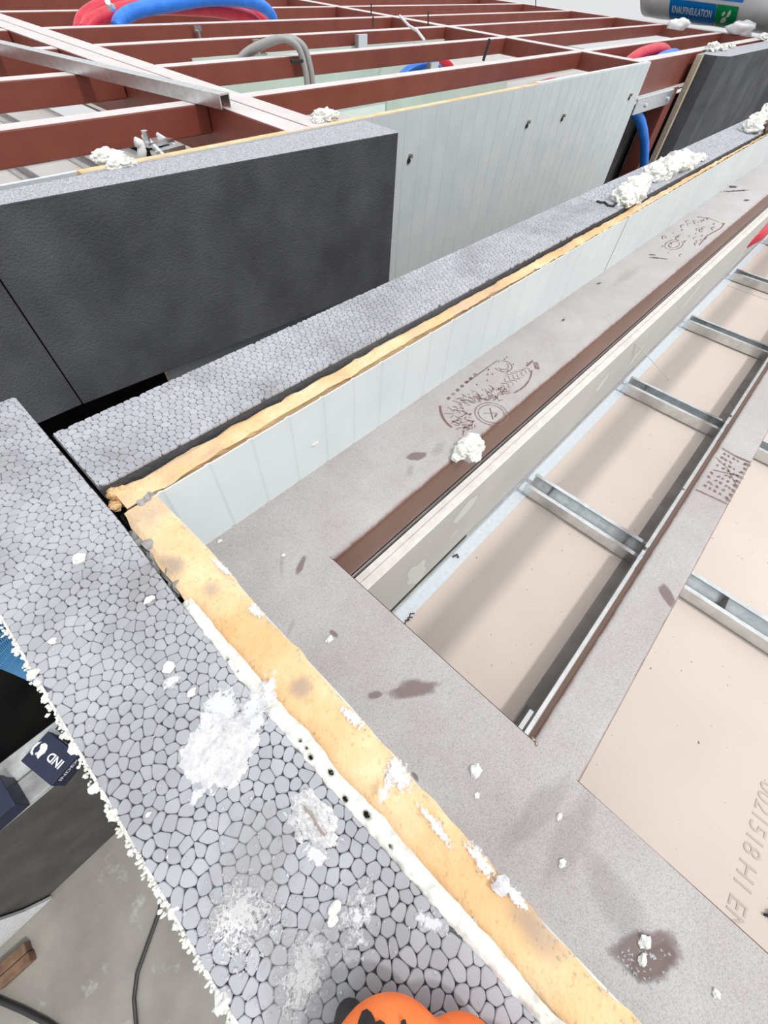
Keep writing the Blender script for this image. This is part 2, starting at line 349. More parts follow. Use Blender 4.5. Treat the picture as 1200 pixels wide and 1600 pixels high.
# perimeter track on the partition and hanging track under the narrow beam
UT = -2.225
tr = thing('perimeter_track', 'pale blue galvanised track running along the grey partition', 'track', (6, 0.47, CEIL))
b = MB(); b.box(0.40, 12, 0.430, 0.515, CEIL+0.001, CEIL+0.006); b.build('flange', M['galv_dull'], tr)
b = MB(); b.box(0.40, 12, 0.508, 0.515, CEIL+0.006, UT); b.build('web', M['galv_dull'], tr)
b = MB(); b.box(0.40, 12, 0.495, 0.515, UT-0.003, UT+0.004); b.build('lip', M['galv'], tr)
b = MB()
b.tube([(0.41, 0.5135, UT+0.012), (1.50, 0.5135, UT+0.012)], 0.004, 6); b.build('sealant_line', M['black'], tr)
t2 = thing('hanging_track', 'dark hanging track with shiny lip below the narrow beam', 'track', (6, -0.35, CEIL))
b = MB(); b.box(0.40, 12, -0.378, -0.318, CEIL+0.001, CEIL+0.007); b.build('flange', M['galv_dark'], t2)
b = MB(); b.box(0.40, 12, -0.376, -0.370, CEIL+0.007, -2.16); b.build('web', M['galv_dark'], t2)
for (x0, x1, dz) in ((0.40, 2.17, 0), (2.20, 2.86, 0.004), (2.88, 3.97, 0), (4.0, 12, 0.003)):
    b = MB(); b.box(x0, x1, -0.376, -0.358, -2.163+dz, -2.153+dz); b.build('lip', M['galv'], t2)
b = MB(); b.extrude([(-0.026, 0.012), (-0.022, 0.03), (0.006, 0.012), (0.03, 0.022), (0.03, 0.05), (0.026, 0.05), (0.026, 0.026), (0.004, 0.016), (-0.026, 0.036)], (0.42, -0.345, CEIL), (0.93, -0.345, CEIL))
tag(b.build('track_offcut', M['galv'], smooth=False), 'short shiny track offcut lying in the dark hanging track', 'track')

# ceiling channels: open C profiles laid across
CH = [(-0.082, 0), (0.082, 0), (0.082, 0.085), (0.052, 0.085), (0.052, 0.078), (0.075, 0.078), (0.075, 0.007), (-0.075, 0.007), (-0.075, 0.078), (-0.052, 0.078), (-0.052, 0.085), (-0.082, 0.085)]
def channel(x, y0, y1, label, group):
    o = thing('ceiling_channel', label, 'channel', (x, (y0+y1)/2, CEIL), group)
    b = MB(); b.extrude(CH, (x, y0, CEIL+0.009), (x, y1, CEIL+0.009)); pf = b.build('profile', M['galv'], o)
    for k in range(2):
        y = y0+(y1-y0)*(0.12+0.7*k); b = MB(); b.extrude([(-0.004, 0), (0.004, 0), (0.004, 0.06), (-0.004, 0.075)], (x-0.074, y, CEIL+0.01), (x+0.074, y+0.006, CEIL+0.01)); b.build('crimp', M['galv_dark'], pf)
names = ['first', 'second', 'third', 'fourth', 'fifth', 'sixth', 'seventh']
xs = [2.25, 3.96, 5.58, 7.28, 8.98, 10.68]
for k, x in enumerate(xs):
    channel(x, -0.376, 0.47, 'galvanised ceiling channel under the long beam bay, %s from the front' % names[k], 'ceiling channels across the boards')
for k, x in enumerate(xs[:4]):
    channel(x+0.0, -3.3, -0.39, 'galvanised ceiling channel in the right bay, %s from the front' % names[k], 'ceiling channels across the boards')

# ================================================================== INSULATION AND WALL PANELS
def voronoi_cells(x0, x1, y0, y1, s):
    pts = []; row = 0; y = y0-s
    while y < y1+s:
        x = x0-s+(s/2 if row % 2 else 0)
        while x < x1+s:
            pts.append((x+random.uniform(-.29, .29)*s, y+random.uniform(-.29, .29)*s)); x += s
        y += s*0.866; row += 1
    grid = {}
    for i, p in enumerate(pts): grid.setdefault((int(p[0]//s), int(p[1]//s)), []).append(i)
    for i, (px, py) in enumerate(pts):
        if not (x0-s*.3 < px < x1+s*.3 and y0-s*.3 < py < y1+s*.3): continue
        poly = [(px-2*s, py-2*s), (px+2*s, py-2*s), (px+2*s, py+2*s), (px-2*s, py+2*s)]
        gx, gy = int(px//s), int(py//s); near = []
        for a in range(-2, 3):
            for c_ in range(-2, 3): near += [j for j in grid.get((gx+a, gy+c_), ()) if j != i]
        planes = []
        for j in near:
            qx, qy = pts[j]; nx, ny = qx-px, qy-py; planes.append((nx*nx+ny*ny, nx, ny, (px+qx)/2, (py+qy)/2))
        planes.sort()
        planes = [q[1:] for q in planes[:16]]+[(1, 0, x1, 0), (-1, 0, x0, 0), (0, 1, 0, y1), (0, -1, 0, y0)]
        for nx, ny, mx, my in planes:
            out = []; k = len(poly)
            for e in range(k):
                A, B = poly[e], poly[(e+1) % k]; da = (A[0]-mx)*nx+(A[1]-my)*ny; db = (B[0]-mx)*nx+(B[1]-my)*ny
                if da <= 0: out.append(A)
                if (da < 0 < db) or (db < 0 < da): w = da/(da-db); out.append((A[0]+(B[0]-A[0])*w, A[1]+(B[1]-A[1])*w))
            poly = out
            if len(poly) < 3: break
        if len(poly) >= 3: yield poly
def bead_mesh(x0, x1, y0, y1, z, s, fn=None):
    b = MB()
    for poly in voronoi_cells(x0, x1, y0, y1, s):
        cx = sum(p[0] for p in poly)/len(poly); cy = sum(p[1] for p in poly)/len(poly)
        k = random.uniform(0.978, 0.998); w = random.choice((0.13, 0.17, 0.21, 0.28))
        q = []; n_ = len(poly)
        for e in range(n_):
            A, B = poly[e], poly[(e+1) % n_]
            q.append((A[0]+(B[0]-A[0])*w, A[1]+(B[1]-A[1])*w)); q.append((B[0]+(A[0]-B[0])*w, B[1]+(A[1]-B[1])*w))
        poly2 = q; q = []; n_ = len(poly2)
        for e in range(n_):
            A, B = poly2[e], poly2[(e+1) % n_]
            q.append((A[0]+(B[0]-A[0])*.25, A[1]+(B[1]-A[1])*.25)); q.append((B[0]+(A[0]-B[0])*.25, B[1]+(A[1]-B[1])*.25))
        dz = random.uniform(-0.0007, 0.0007); n_ = len(q)
        tx, ty = random.uniform(-.03, .03), random.uniform(-.03, .03)
        vs = []
        for sc, zz in ((k, -0.0075), (k*0.99, -0.0016), (k*0.88, 0.0)):
            for p in q:
                X = cx+(p[0]-cx)*sc; Y = cy+(p[1]-cy)*sc; Z = z+zz+dz+(X-cx)*tx+(Y-cy)*ty
                if fn: X, Y = fn(X, Y)
                vs.append((X, Y, Z))
        fs = [[r_*n_+j, r_*n_+(j+1) % n_, (r_+1)*n_+(j+1) % n_, (r_+1)*n_+j] for r_ in range(2) for j in range(n_)]+[[2*n_+j for j in range(n_)]]
        b.add(vs, fs)
    return b
EX0, EX1 = -0.312, 0.004
def wob(y): return 0.012*math.sin(2.3*y+0.7)-0.004*math.cos(5*y)
e1 = thing('foam_insulation_panel', 'grey bead foam insulation panel along the front edge, nearest the camera', 'insulation', (-0.15, 0.4, FLOOR+0.3))
# the joint edge is not quite straight: it bows by a few millimetres
def inner(y): return 0.013 if y > 0.95 else 0.013-0.021*math.sin(max(0, min(1, (0.95-y)/1.45))*math.pi)
def bow(X, Y): k = (X-EX0)/(EX1-EX0); return (X+(inner(Y)-EX1)*k, Y)
b = MB(); ys = [1.70-0.15*i for i in range(20)]
poly = [(EX0, ys[-1]), ]+[(inner(y), y) for y in ys[::-1]]+[(EX0, 1.70)]
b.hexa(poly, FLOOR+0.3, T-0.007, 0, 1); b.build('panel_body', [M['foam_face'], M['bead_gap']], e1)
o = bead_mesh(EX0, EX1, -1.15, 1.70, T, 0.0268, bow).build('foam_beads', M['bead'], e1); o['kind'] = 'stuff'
e2 = thing('foam_insulation_panel', 'long grey bead foam insulation panel standing outside the yellow cored wall panels', 'insulation', (3, 1.28, FLOOR+0.3))
def sk(x): return -0.0105*x
def skf(X, Y): return (X, Y+sk(X))
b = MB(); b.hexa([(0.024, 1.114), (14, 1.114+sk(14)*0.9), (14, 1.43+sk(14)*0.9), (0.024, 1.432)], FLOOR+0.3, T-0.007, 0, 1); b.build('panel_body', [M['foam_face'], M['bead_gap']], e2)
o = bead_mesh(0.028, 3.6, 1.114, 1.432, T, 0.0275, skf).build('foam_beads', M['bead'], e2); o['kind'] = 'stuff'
b = MB(); b.hexa([(3.6, 1.118+sk(3.6)), (14, 1.118+sk(14)*0.9), (14, 1.432+sk(14)*0.9), (3.6, 1.432+sk(3.6))], T-0.008, T-0.0005); b.build('cut_top', M['foam_cut'], e2)

# sandwich panels: rigid yellow core between ribbed sheets
YT = -1.028
def core_strip(pts_l, pts_r, z, depth, seed, amp=0.006, run='y', cz=0.006):
    """core between two edge lines sampled along its length; ragged cut top"""
    b = MB(); n_ = 9; rows = len(pts_l); vs = []; fs = []
    for i in range(rows):
        L, R = Vector(pts_l[i]), Vector(pts_r[i])
        for j in range(n_):
            t = j/(n_-1); p = L.lerp(R, t)
            e = 0.0
            if j in (0, n_-1):
                e = amp*noise.fractal(Vector((p.x*14, p.y*14, seed)), 1, 2, 4)
            sgn = -1 if j == 0 else 1; side = (R-L).normalized(); p = p+side*e*sgn
            zz = z+cz*noise.fractal(Vector((p.x*9, p.y*9, seed+4)), 1, 2, 5)-(0.004 if j in (0, n_-1) else 0.0)
            vs.append((p.x, p.y, zz))
    for i in range(rows-1):
        for j in range(n_-1): a = i*n_+j; fs.append([a, a+1, a+n_+1, a+n_])
    o = len(vs); o2 = 2*o; low = []
    for i in range(rows):
        L, R = Vector(pts_l[i]), Vector(pts_r[i]); side = (R-L).normalized()*0.006; L, R = L+side, R-side
        low += [L.lerp(R, j/(n_-1)) for j in range(n_)]
    vs += [(p.x, p.y, z-0.02) for p in low]+[(p.x, p.y, z-depth) for p in low]
    for i in range(rows-1):
        for j in (0, n_-1):
            a = i*n_+j
            for s0, s1 in ((0, o), (o, o2)): q = [s0+a, s0+a+n_, s1+a+n_, s1+a]; fs.append(q if j == 0 else q[::-1])
    for i in (0, rows-1):
        for j in range(n_-1): 
            a = i*n_+j
            for s0, s1 in ((0, o), (o, o2)): q = [s0+a, s1+a, s1+a+1, s0+a+1]; fs.append(q if i == 0 else q[::-1])
    b.add(vs, fs); bm = bmesh.new(); me = bpy.data.meshes.new('t'); me.from_pydata(b.v, [], b.f); bm.from_mesh(me); bmesh.ops.recalc_face_normals(bm, faces=bm.faces); bm.verts.index_update()
    b2 = MB(); b2.add([v.co.copy() for v in bm.verts], [[v.index for v in f.verts] for f in bm.faces]); bm.free(); return b2
def ribbed(x0, x1, y, z0, z1, face=-1, pitch=0.155, depth=0.004, wid=0.012, th=0.005, skew=0.0):
    """sheet standing along x with shallow pressed lines"""
    xs_ = [x0]; ys_ = [0]; x = x0+pitch*0.6
    while x < x1-wid*2: xs_ += [x-wid, x-wid*.3, x+wid*.3, x+wid]; ys_ += [0, depth, depth, 0]; x += pitch
    xs_.append(x1); ys_.append(0); b = MB(); n_ = len(xs_)
    vs = []
    for z in (z0, z1):
        vs += [(a, y+skew*a-face*q, z) for a, q in zip(xs_, ys_)]
        vs += [(a, y+skew*a-face*th-face*q, z) for a, q in zip(xs_, ys_)]
    fs = []
    for i in range(n_-1):
        fs += [[i, i+1, 2*n_+i+1, 2*n_+i], [n_+i+1, n_+i, 3*n_+i, 3*n_+i+1], [2*n_+i, 2*n_+i+1, 3*n_+i+1, 3*n_+i], [i+1, i, n_+i, n_+i+1]]
    fs += [[n_-1, 2*n_-1, 4*n_-1, 3*n_-1], [n_, 0, 2*n_, 3*n_]]
    b.add(vs, fs); return b
# long wall
for k, (x0, x1, lab) in enumerate([(0.05, 3.63, 'pale sandwich wall panel with yellow core top beside the corner'), (3.645, 12.5, 'pale sandwich wall panel with yellow core top beyond the vertical joint')]):
    sp = thing('sandwich_panel', lab, 'wall panel', ((x0+x1)/2, 1.06, BT), 'sandwich panels of the long wall')
    n_ = int((x1-x0)/0.03); L = []; R = []
    for i in range(n_+1):
        x = x0+(x1-x0)*i/n_; L.append((x, 1.102+sk(x)*0.9, 0)); R.append((x, 1.018+0.012*math.sin(x*1.3)*(1 if x < 3 else .4), 0))
    core_strip(R, L, YT, 0.355, 3+k, 0.010, cz=0.008).build('core', M['core'], sp, smooth=False)
    ribbed(x0, x1, 1.003, BT+0.001, YT-0.004, -1, 0.165).build('inner_sheet', M['skin'], sp)
    b = MB(); b.hexa([(x0, 1.106+sk(x0)*.9), (x1, 1.106+sk(x1)*.9), (x1, 1.110+sk(x1)*.9), (x0, 1.110+sk(x0)*.9)], BT+0.001, YT-0.02); b.build('outer_sheet', M['skin'], sp)
# front wall: along the near edge
sp = thing('sandwich_panel', 'sandwich wall panel with broad yellow core along the front beam', 'wall panel', (0.07, 0.2, BT-0.3))
ctl = [(-1.3, 0.05), (-0.6, 0.032), (-0.4, 0.025), (-0.15, 0.015), (0.18, 0.004), (0.6, 0.009), (0.77, 0.017), (1.0, 0.034)]
ctr = [(-1.3, 0.12), (-0.545, 0.122), (-0.3, 0.118), (-0.07, 0.121), (0.156, 0.130), (0.5, 0.130), (0.75, 0.140), (1.0, 0.134)]
def lerp(tab, y):
    for (a, p), (c_, q) in zip(tab, tab[1:]):
        if a <= y <= c_: return p+(q-p)*(y-a)/(c_-a)
    return tab[0][1] if y < tab[0][0] else tab[-1][1]
n_ = 110; L = []; R = []
for i in range(n_+1):
    y = -1.3+2.305*i/n_; L.append((lerp(ctl, y), y, 0)); R.append((lerp(ctr, y), y, 0))
core_strip(L, R, YT, 0.355, 9, 0.007, cz=0.008).build('core', M['core'], sp)
b = MB(); n_ = 60
for i in range(n_):
    y0, y1 = -1.3+2.3*i/n_, -1.3+2.3*(i+1)/n_; xa, xb = lerp(ctr, y0)-0.001, lerp(ctr, y1)-0.001
    b.hexa([(xa, y0), (xa+0.004, y0), (xb+0.004, y1), (xb, y1)], BT, YT-0.022)
b.build('inner_sheet', M['skin'], sp)
# crumbly broken end of the long panel core and the sealant knot at the corner
b = MB()
for k in range(16): b.blob((0.05+random.uniform(-.03, .03), 1.07+random.uniform(-.045, .045), YT-0.012+random.uniform(-.02, .008)), .016, .016, .014, k, .6, 1.5, 2)
tag(b.build('broken_core_edge', M['core']), 'crumbled yellow foam at the broken corner of the wall panel', 'foam')
b = MB()
for k in range(6): b.blob((0.105+random.uniform(-.018, .018), 1.012+random.uniform(-.012, .012), YT+random.uniform(-.012, .006)), .012, .01, .01, 40+k, .7, 1.5, 2)
tag(b.build('sealant_knot', M['grey_cable']), 'small grey sealant knot in the corner joint between yellow cores', 'sealant')

# expanding foam bead in the front joint, with holes
b = MB(); n_ = 620; mN = 16; vs = []; fs = []; y0, y1 = 0.645, -1.2
holes = []
for (u_, v_, q_) in [(484, 1182, 1.0), (516, 1206, 1.15), (539, 1248, 1.0), (573, 1273, 1.2), (468, 1156, .6), (354, 1029, .7), (478, 1168, .5), (610, 1322, .5), (371, 1048, .5)]:
    h_ = at_z(u_, v_, T-0.005); holes.append((h_.y, h_.x, q_))
hv = []
for i in range(n_+1):
    y = y0+(y1-y0)*i/n_; wl_ = inner(y)-0.004; wr = wl_+0.030+0.008*max(0, math.sin((0.66-y)*2.6))+0.008*noise.fractal(Vector((0, y*9, 2)), 1, 2, 4); taper = min(1, (y0-y)/0.05+0.15)
    for j in range(mN+1):
        t = j/mN; x = wl_+(wr-wl_)*t; z = T-0.018+0.018*math.sin(math.pi*(0.08+0.84*t))**.6*taper+0.011*noise.fractal(Vector((x*34, y*34, 1)), .9, 2, 5)-(1-taper)*0.03
        hit = 0
        for hy, hx, hs in holes:
            dd = math.hypot((y-hy)/(0.0095*hs), (x-hx)/(0.0062*hs))
            if dd < 1: hit = 1 if dd < .8 else 0; z -= 0.03*(1-dd*dd)
        vs.append((x, y, z)); hv.append(hit)
for i in range(n_):
    for j in range(mN): a = i*(mN+1)+j; fs.append([a, a+1, a+mN+2, a+mN+1])
o_ = len(vs); b.add(vs, fs)
b.mi = [1 if all(hv[k] for k in q) else 0 for q in b.f]
tag(b.build('expanding_foam_bead', [M['foam'], M['foam_hole']], smooth=True), 'white expanding foam line with small holes filling the front joint', 'foam')
# dark empty part of the joint: loose grey filler pieces
b = MB()
for k in range(10): b.blob((0.018+random.uniform(-.005, .012), 0.70+0.026*k, T-0.06+random.uniform(-.015, .01)), .022, .028, .03, 70+k, .6, 1.3, 2)
tag(b.build('joint_filler', noisy('grey_filler', (0.22, 0.225, 0.225), (0.42, 0.42, 0.41), 60, 0.9)), 'grey crumbled filler in the open joint near the corner', 'filler')

# ================================================================== STAINS, SMEARS, BOOT PRINTS
Z1 = BT+0.0012
for a in [(440, 882, 0.07, 0.01, 0.9, 'st_wipe', 5, 0.3), (455, 980, 0.05, 0.012, 0.5, 'st_wipe', 9, 0.3)]:
    stain_obj('scuff_mark', beam0, a[0], a[1], Z1, a[2], a[3], a[4], M[a[5]], a[6], 0.35, a[7])
for a in [(840, 1270, 0.17, 0.035, -0.2, 'st_wipe', 10, 1.2), (890, 1310, 0.14, 0.05, 0.0, 'st_wipe', 11, 1.2), (960, 1400, 0.11, 0.06, 1.2, 'st_wipe', 12, 1.2)]:
    stain_obj('scuff_mark', beam0, a[0], a[1], Z1, a[2], a[3], a[4], M[a[5]], a[6], 0.35, a[7])
for a in [(650, 712, 0.055, 0.032, -0.5, 'st_brown', 14, 1.0), (640, 735, 0.055, 0.018, 0.6, 'st_wipe', 15, 0.6), (685, 700, 0.07, 0.03, 0.2, 'st_wipe', 16, 1),
          (1026, 403, 0.12, 0.02, -0.9, 'st_dark', 17, 0.0), (1020, 398, 0.05, 0.02, -0.8, 'st_dark', 18, 0.2), (1152, 298, 0.3, 0.03, -0.5, 'st_dark', 19, 0.0), (1145, 292, 0.1, 0.05, -0.3, 'st_dark', 20, 0.3), (1166, 313, 0.06, 0.03, -0.3, 'st_dark', 21, 0.6), (935, 443, 0.04, 0.02, 0, 'st_dark', 22, -.1), (880, 500, 0.03, 0.012, 0, 'st_dark', 23, 0), (1000, 340, 0.5, 0.04, 0, 'st_wipe', 24, 0.3), (980, 430, 0.3, 0.05, 0, 'st_wipe', 25, 0.2)]:
    stain_obj('scuff_mark', beam1, a[0], a[1], Z1, a[2], a[3], a[4], M[a[5]], a[6], 0.4, a[7])
stain_obj('scuff_mark', beam2, 1043, 930, Z1, 0.06, 0.03, 0.9, M['st_brown'], 26, 0.3, 0.9)
def seg_stain(parent, u0, v0, u1, v1, width, mm, seed, boost):
    p, q = at_z(u0, v0, BT), at_z(u1, v1, BT); d_ = q-p; c_ = (p+q)/2; global NST; NST += 1
    b = MB(); vs, fs, fa = ragged(c_.x, c_.y, Z1+0.00012*(NST % 12), d_.length/2*1.25, width, math.atan2(d_.y, d_.x), seed=seed, wob=0.3)
    b.add(vs, fs, 0, [min(1, k*(1+boost)) for k in fa]); b.build('scuff_mark', M[mm], parent, fade=True)
for a in [(606, 1082, 692, 1070, .034, 'st_brown', 1, .35), (572, 1090, 598, 1083, .016, 'st_brown', 2, .3), (462, 902, 478, 866, .018, 'st_brown', 4, .2), (960, 1500, 1062, 1478, .055, 'st_brown', 3, .9), (985, 1530, 1050, 1480, .035, 'st_brown', 7, .3), (643, 1205, 655, 1222, .008, 'st_brown', 8, .3), (515, 985, 530, 996, .012, 'st_brown', 6, .3)]:
    seg_stain(beam0, *a[:5], *a[5:])
# boot prints pressed in the dust
def boot_print(parent, cx, cy, length, width, style, seed, z=BT+0.0015):
    rnd = random.Random(seed); b = MB()
    def stroke(pts, w):
        for (p, q) in zip(pts, pts[1:]):
            P, Q = Vector((p[0], p[1], 0)), Vector((q[0], q[1], 0)); t = Q-P
            if t.length < 1e-6: continue
            s_ = Vector((-t.y, t.x, 0)).normalized()*w/2
            vs = [P-s_, Q-s_, Q+s_, P+s_]; b.add([(cx+k.x, cy+k.y, z) for k in vs], [[0, 1, 2, 3]], 0, [0.62+rnd.uniform(-.1, .25)]*4)
    hl, hw = length/2, width/2
    if style == 'sole':
        # rim of the heel and side of the sole
        stroke([(-hl+0.02*k*k/6, -hw*0.1+hw*0.19*k) for k in range(6)], 0.014)
        for k in range(7): stroke([(-hl*0.62+k*0.045, hw*0.88+0.004*k), (-hl*0.62+k*0.045+0.024, hw*0.9+0.004*k)], 0.018)
        stroke([(-hl*0.15+0.05*k, hw*0.98) for k in range(7)], 0.008)
        stroke([(hl*0.15+0.05*k, -hw*0.55-0.01*k*(3-k)*.4) for k in range(6)], 0.010)
        stroke([(hl*0.86, -hw*0.4), (hl*0.99, -hw*0.1)], 0.03); stroke([(hl*0.8, hw*0.0), (hl*0.99, hw*0.02)], 0.012)
        # round emblem with a cross
        for rr in (0.088, 0.07):
            stroke([(-0.17+rr*math.cos(t*.35), -hw*0.62+rr*0.95*math.sin(t*.35)) for t in range(19)], 0.006)
        stroke([(-0.2, -hw*0.62-.03), (-0.14, -hw*0.62+.03)], 0.008); stroke([(-0.2, -hw*0.62+.03), (-0.14, -hw*0.62-.02)], 0.008); stroke([(-0.18, -hw*0.8), (-0.15, -hw*0.75)], 0.01)
        # radiating lugs
        for k in range(120):
            t = rnd.uniform(0.25, 3.1); r0 = rnd.uniform(0.1, 0.2); dl = rnd.uniform(0.012, 0.05); x, y = -0.17+r0*math.cos(t)*1.1, -hw*0.62+r0*math.sin(t)*0.9
            a2 = t+rnd.choice((0, 0.8, -0.8)); 
            if abs(y) < hw: stroke([(x, y), (x+dl*math.cos(a2), min(hw, y+dl*math.sin(a2)))], 0.0055)
        # wavy tread toward the toe
        for k in range(9):
            x0 = 0.06+0.03*k; stroke([(x0+0.012*math.sin(j*1.3+k), -0.02+0.011*j) for j in range(-2, 7-abs(k-4))], 0.005)
        for k in range(20): x, y = rnd.uniform(-.05, hl*.9), rnd.uniform(-hw*.3, hw*.9); stroke([(x, y), (x+.014, y+.006)], 0.008)
        stroke([(hl*0.55+0.055*math.cos(t*.4), hw*0.62+0.05*math.sin(t*.4)) for t in range(-9, 3)], 0.007)
        stroke([(hl*0.55+0.035*math.cos(t*.4), hw*0.62+0.03*math.sin(t*.4)) for t in range(-9, 1)], 0.006)
    elif style == 'grid':
        stroke([(-hl, hw), (-hl*.9, -hw)], 0.012); stroke([(hl, -hw), (hl*.95, 0), (hl, hw)], 0.016)
        for k in range(9): stroke([(-hl*.8+k*length*.1, -hw*.96), (-hl*.8+k*length*.1+.02, -hw*.86)], rnd.uniform(.012, .03))
        for i in range(9):
            for j in range(5):
                x, y = -hl*.75+i*length*.19*.5, -hw*.7+j*width*.17; a2 = rnd.uniform(-.7, .7)
                if rnd.random() < .85: stroke([(x, y), (x+.018*math.cos(a2), y+.018*math.sin(a2))], rnd.uniform(.008, .014))
        stroke([(-.02, -.06), (.06, .0), (.1, .07)], .008); stroke([(.05, -.05), (.0, .05)], .007)
    else:
        stroke([(hl, -hw*.9), (hl*.7, -hw), (hl*.2, -hw*.8), (-hl*.3, -hw*.95)], .012); stroke([(hl*.9, hw*.8), (hl, hw*.2), (hl*.97, -hw*.6)], .02)
        for k in range(40):
            x, y = rnd.uniform(-hl, hl*.9), rnd.uniform(-hw, hw); L_ = rnd.uniform(.02, .11); stroke([(x, y), (x+L_*.5, y+L_*.25), (x+L_, y+L_*.1)], rnd.uniform(.006, .013))
        stroke([(-hl*.6+.14*math.cos(t*.4), .02+.06*math.sin(t*.4)) for t in range(16)], .009); stroke([(-hl*.6+.09*math.cos(t*.4), .02+.035*math.sin(t*.4)) for t in range(16)], .008)
    o = b.build('boot_print', M['st_print'], parent, fade=True); o['label'] = 'brown boot tread print in the dust'
boot_print(beam1, 1.80, 0.765, 0.80, 0.30, 'sole', 5)
boot_print(beam1, 4.95, 0.80, 1.15, 0.28, 'smear', 6)
p = at_z(1134, 745, BT); boot_print(beam2, p.x, -0.345, 0.38, 0.135, 'grid', 8)

# white patches on the front insulation
def splat(name, label, u, v, rx, ry, ang, seed, m='plaster', th=0.006, z=T, cat='plaster', wobk=0.5, dens=0.0):
    p = at_z(u, v, z); b = MB(); g = 46; keep = {}; ca, sa = math.cos(ang), math.sin(ang); vs = []; fs = []
    for i in range(g+1):
        for j in range(g+1):
            a, c_ = (i/g*2-1)*1.35, (j/g*2-1)*1.35; rr = math.hypot(a, c_)
            s_ = 1-rr+wobk*noise.fractal(Vector((a*2.2+seed*5, c_*2.2, seed)), 0.8, 2.2, 6)+dens
            X, Y = p.x+a*rx*ca-c_*ry*sa, p.y+a*rx*sa+c_*ry*ca
            h_ = max(0, min(1, s_*3)); keep[(i, j)] = len(vs) if s_ > 0 else None
            if s_ > 0: vs.append((X, Y, z-0.002+h_*th*(0.75+0.6*noise.fractal(Vector((a*9, c_*9, seed)), 0.8, 2, 4))))
    for i in range(g):
        for j in range(g):
            q = [keep[(i, j)], keep[(i+1, j)], keep[(i+1, j+1)], keep[(i, j+1)]]
            if None not in q: fs.append(q)
    b.add(vs, fs); return tag(b.build(name, M[m], smooth=True), label, cat)
splat('plaster_splash', 'large round white plaster splash on the front grey foam panel', 343, 1172, 0.072, 0.076, 0.3, 1, th=0.009, wobk=0.22, dens=0.05)
splat('plaster_splash', 'oval white plaster splash with a brown fold on the front foam panel', 490, 1282, 0.036, 0.062, 0.1, 3, th=0.014, wobk=0.3, dens=0.05)
b = MB(); b.tube([at_z(u, v, T+0.0125) for u, v in [(476, 1262), (484, 1270), (492, 1282), (500, 1296), (508, 1306)]], 0.0022, 5)
b.build('fold_line', mat('brown_fold', (0.33, 0.26, 0.23), 0.9), bpy.data.objects['plaster_splash.001'])
FZ = T+0.0022
for a in [(345, 1110, 0.06, 0.06, 0.5, 'st_white', 31, 0.2), (395, 1105, 0.075, 0.06, 0.5, 'st_white', 32, -0.1), (330, 1130, 0.03, 0.05, 0.3, 'st_white', 33, 0.4), (400, 1130, 0.05, 0.035, 0, 'st_white', 34, 0), (310, 1240, 0.03, 0.02, 0, 'st_white', 35, 0.0), (492, 1335, 0.02, 0.035, 0.4, 'st_white', 36, 0.2),
          (268, 1065, 0.035, 0.03, 0, 'st_white', 44, -0.05), (420, 1080, 0.06, 0.03, 0.8, 'st_white', 43, 0.0),
          (400, 1350, 0.14, 0.09, 0.2, 'st_film', 37, 0.4), (470, 1540, 0.12, 0.10, 0.2, 'st_film', 39, 0.5), (560, 1430, 0.11, 0.05, 0.4, 'st_white', 40, -0.35), (480, 1500, 0.09, 0.06, 0.4, 'st_white', 42, -0.25), (600, 1240, 0.03, 0.02, 0.4, 'st_white', 45, -0.2), (670, 1440, 0.02, 0.05, 0.4, 'st_white', 46, -0.1), (375, 1425, 0.08, 0.08, 0.4, 'st_speck', 47, -0.1), (470, 1530, 0.06, 0.06, 0.4, 'st_speck', 50, -0.2)]:
    stain_obj('plaster_stain', e1, a[0], a[1], FZ, a[2], a[3], a[4], M[a[5]], a[6], 0.5, a[7])
CZ = YT+0.007
for a in [(622, 1210, 0.03, 0.05, -0.3, 'st_speck', 51, 0.35), (400, 955, 0.02, 0.035, 0, 'st_speck', 52, 0.3), (550, 1120, 0.015, 0.05, 0.1, 'st_speck', 53, 0.3), (680, 1290, 0.012, 0.07, -0.1, 'st_speck', 54, 0.2), (752, 1345, 0.02, 0.06, -0.1, 'st_speck', 55, 0.1), (806, 1400, 0.012, 0.035, 0, 'st_speck', 56, 0.5),
          (470, 1075, 0.03, 0.035, 0, 'st_grey', 57, 0.6), (270, 880, 0.03, 0.05, 0.2, 'st_grey', 58, 0.4), (330, 920, 0.03, 0.03, 0, 'st_grey', 59, 0), (835, 1450, 0.04, 0.06, 0, 'st_grey', 60, 0.2), (345, 885, 0.012, 0.07, 0.1, 'st_speck', 61, 0.2), (610, 1215, 0.035, 0.02, 0.4, 'st_speck', 62, 0.1)]:
    stain_obj('plaster_stain', sp, a[0], a[1], CZ, a[2], a[3], a[4], M[a[5]], a[6], 0.4, a[7])

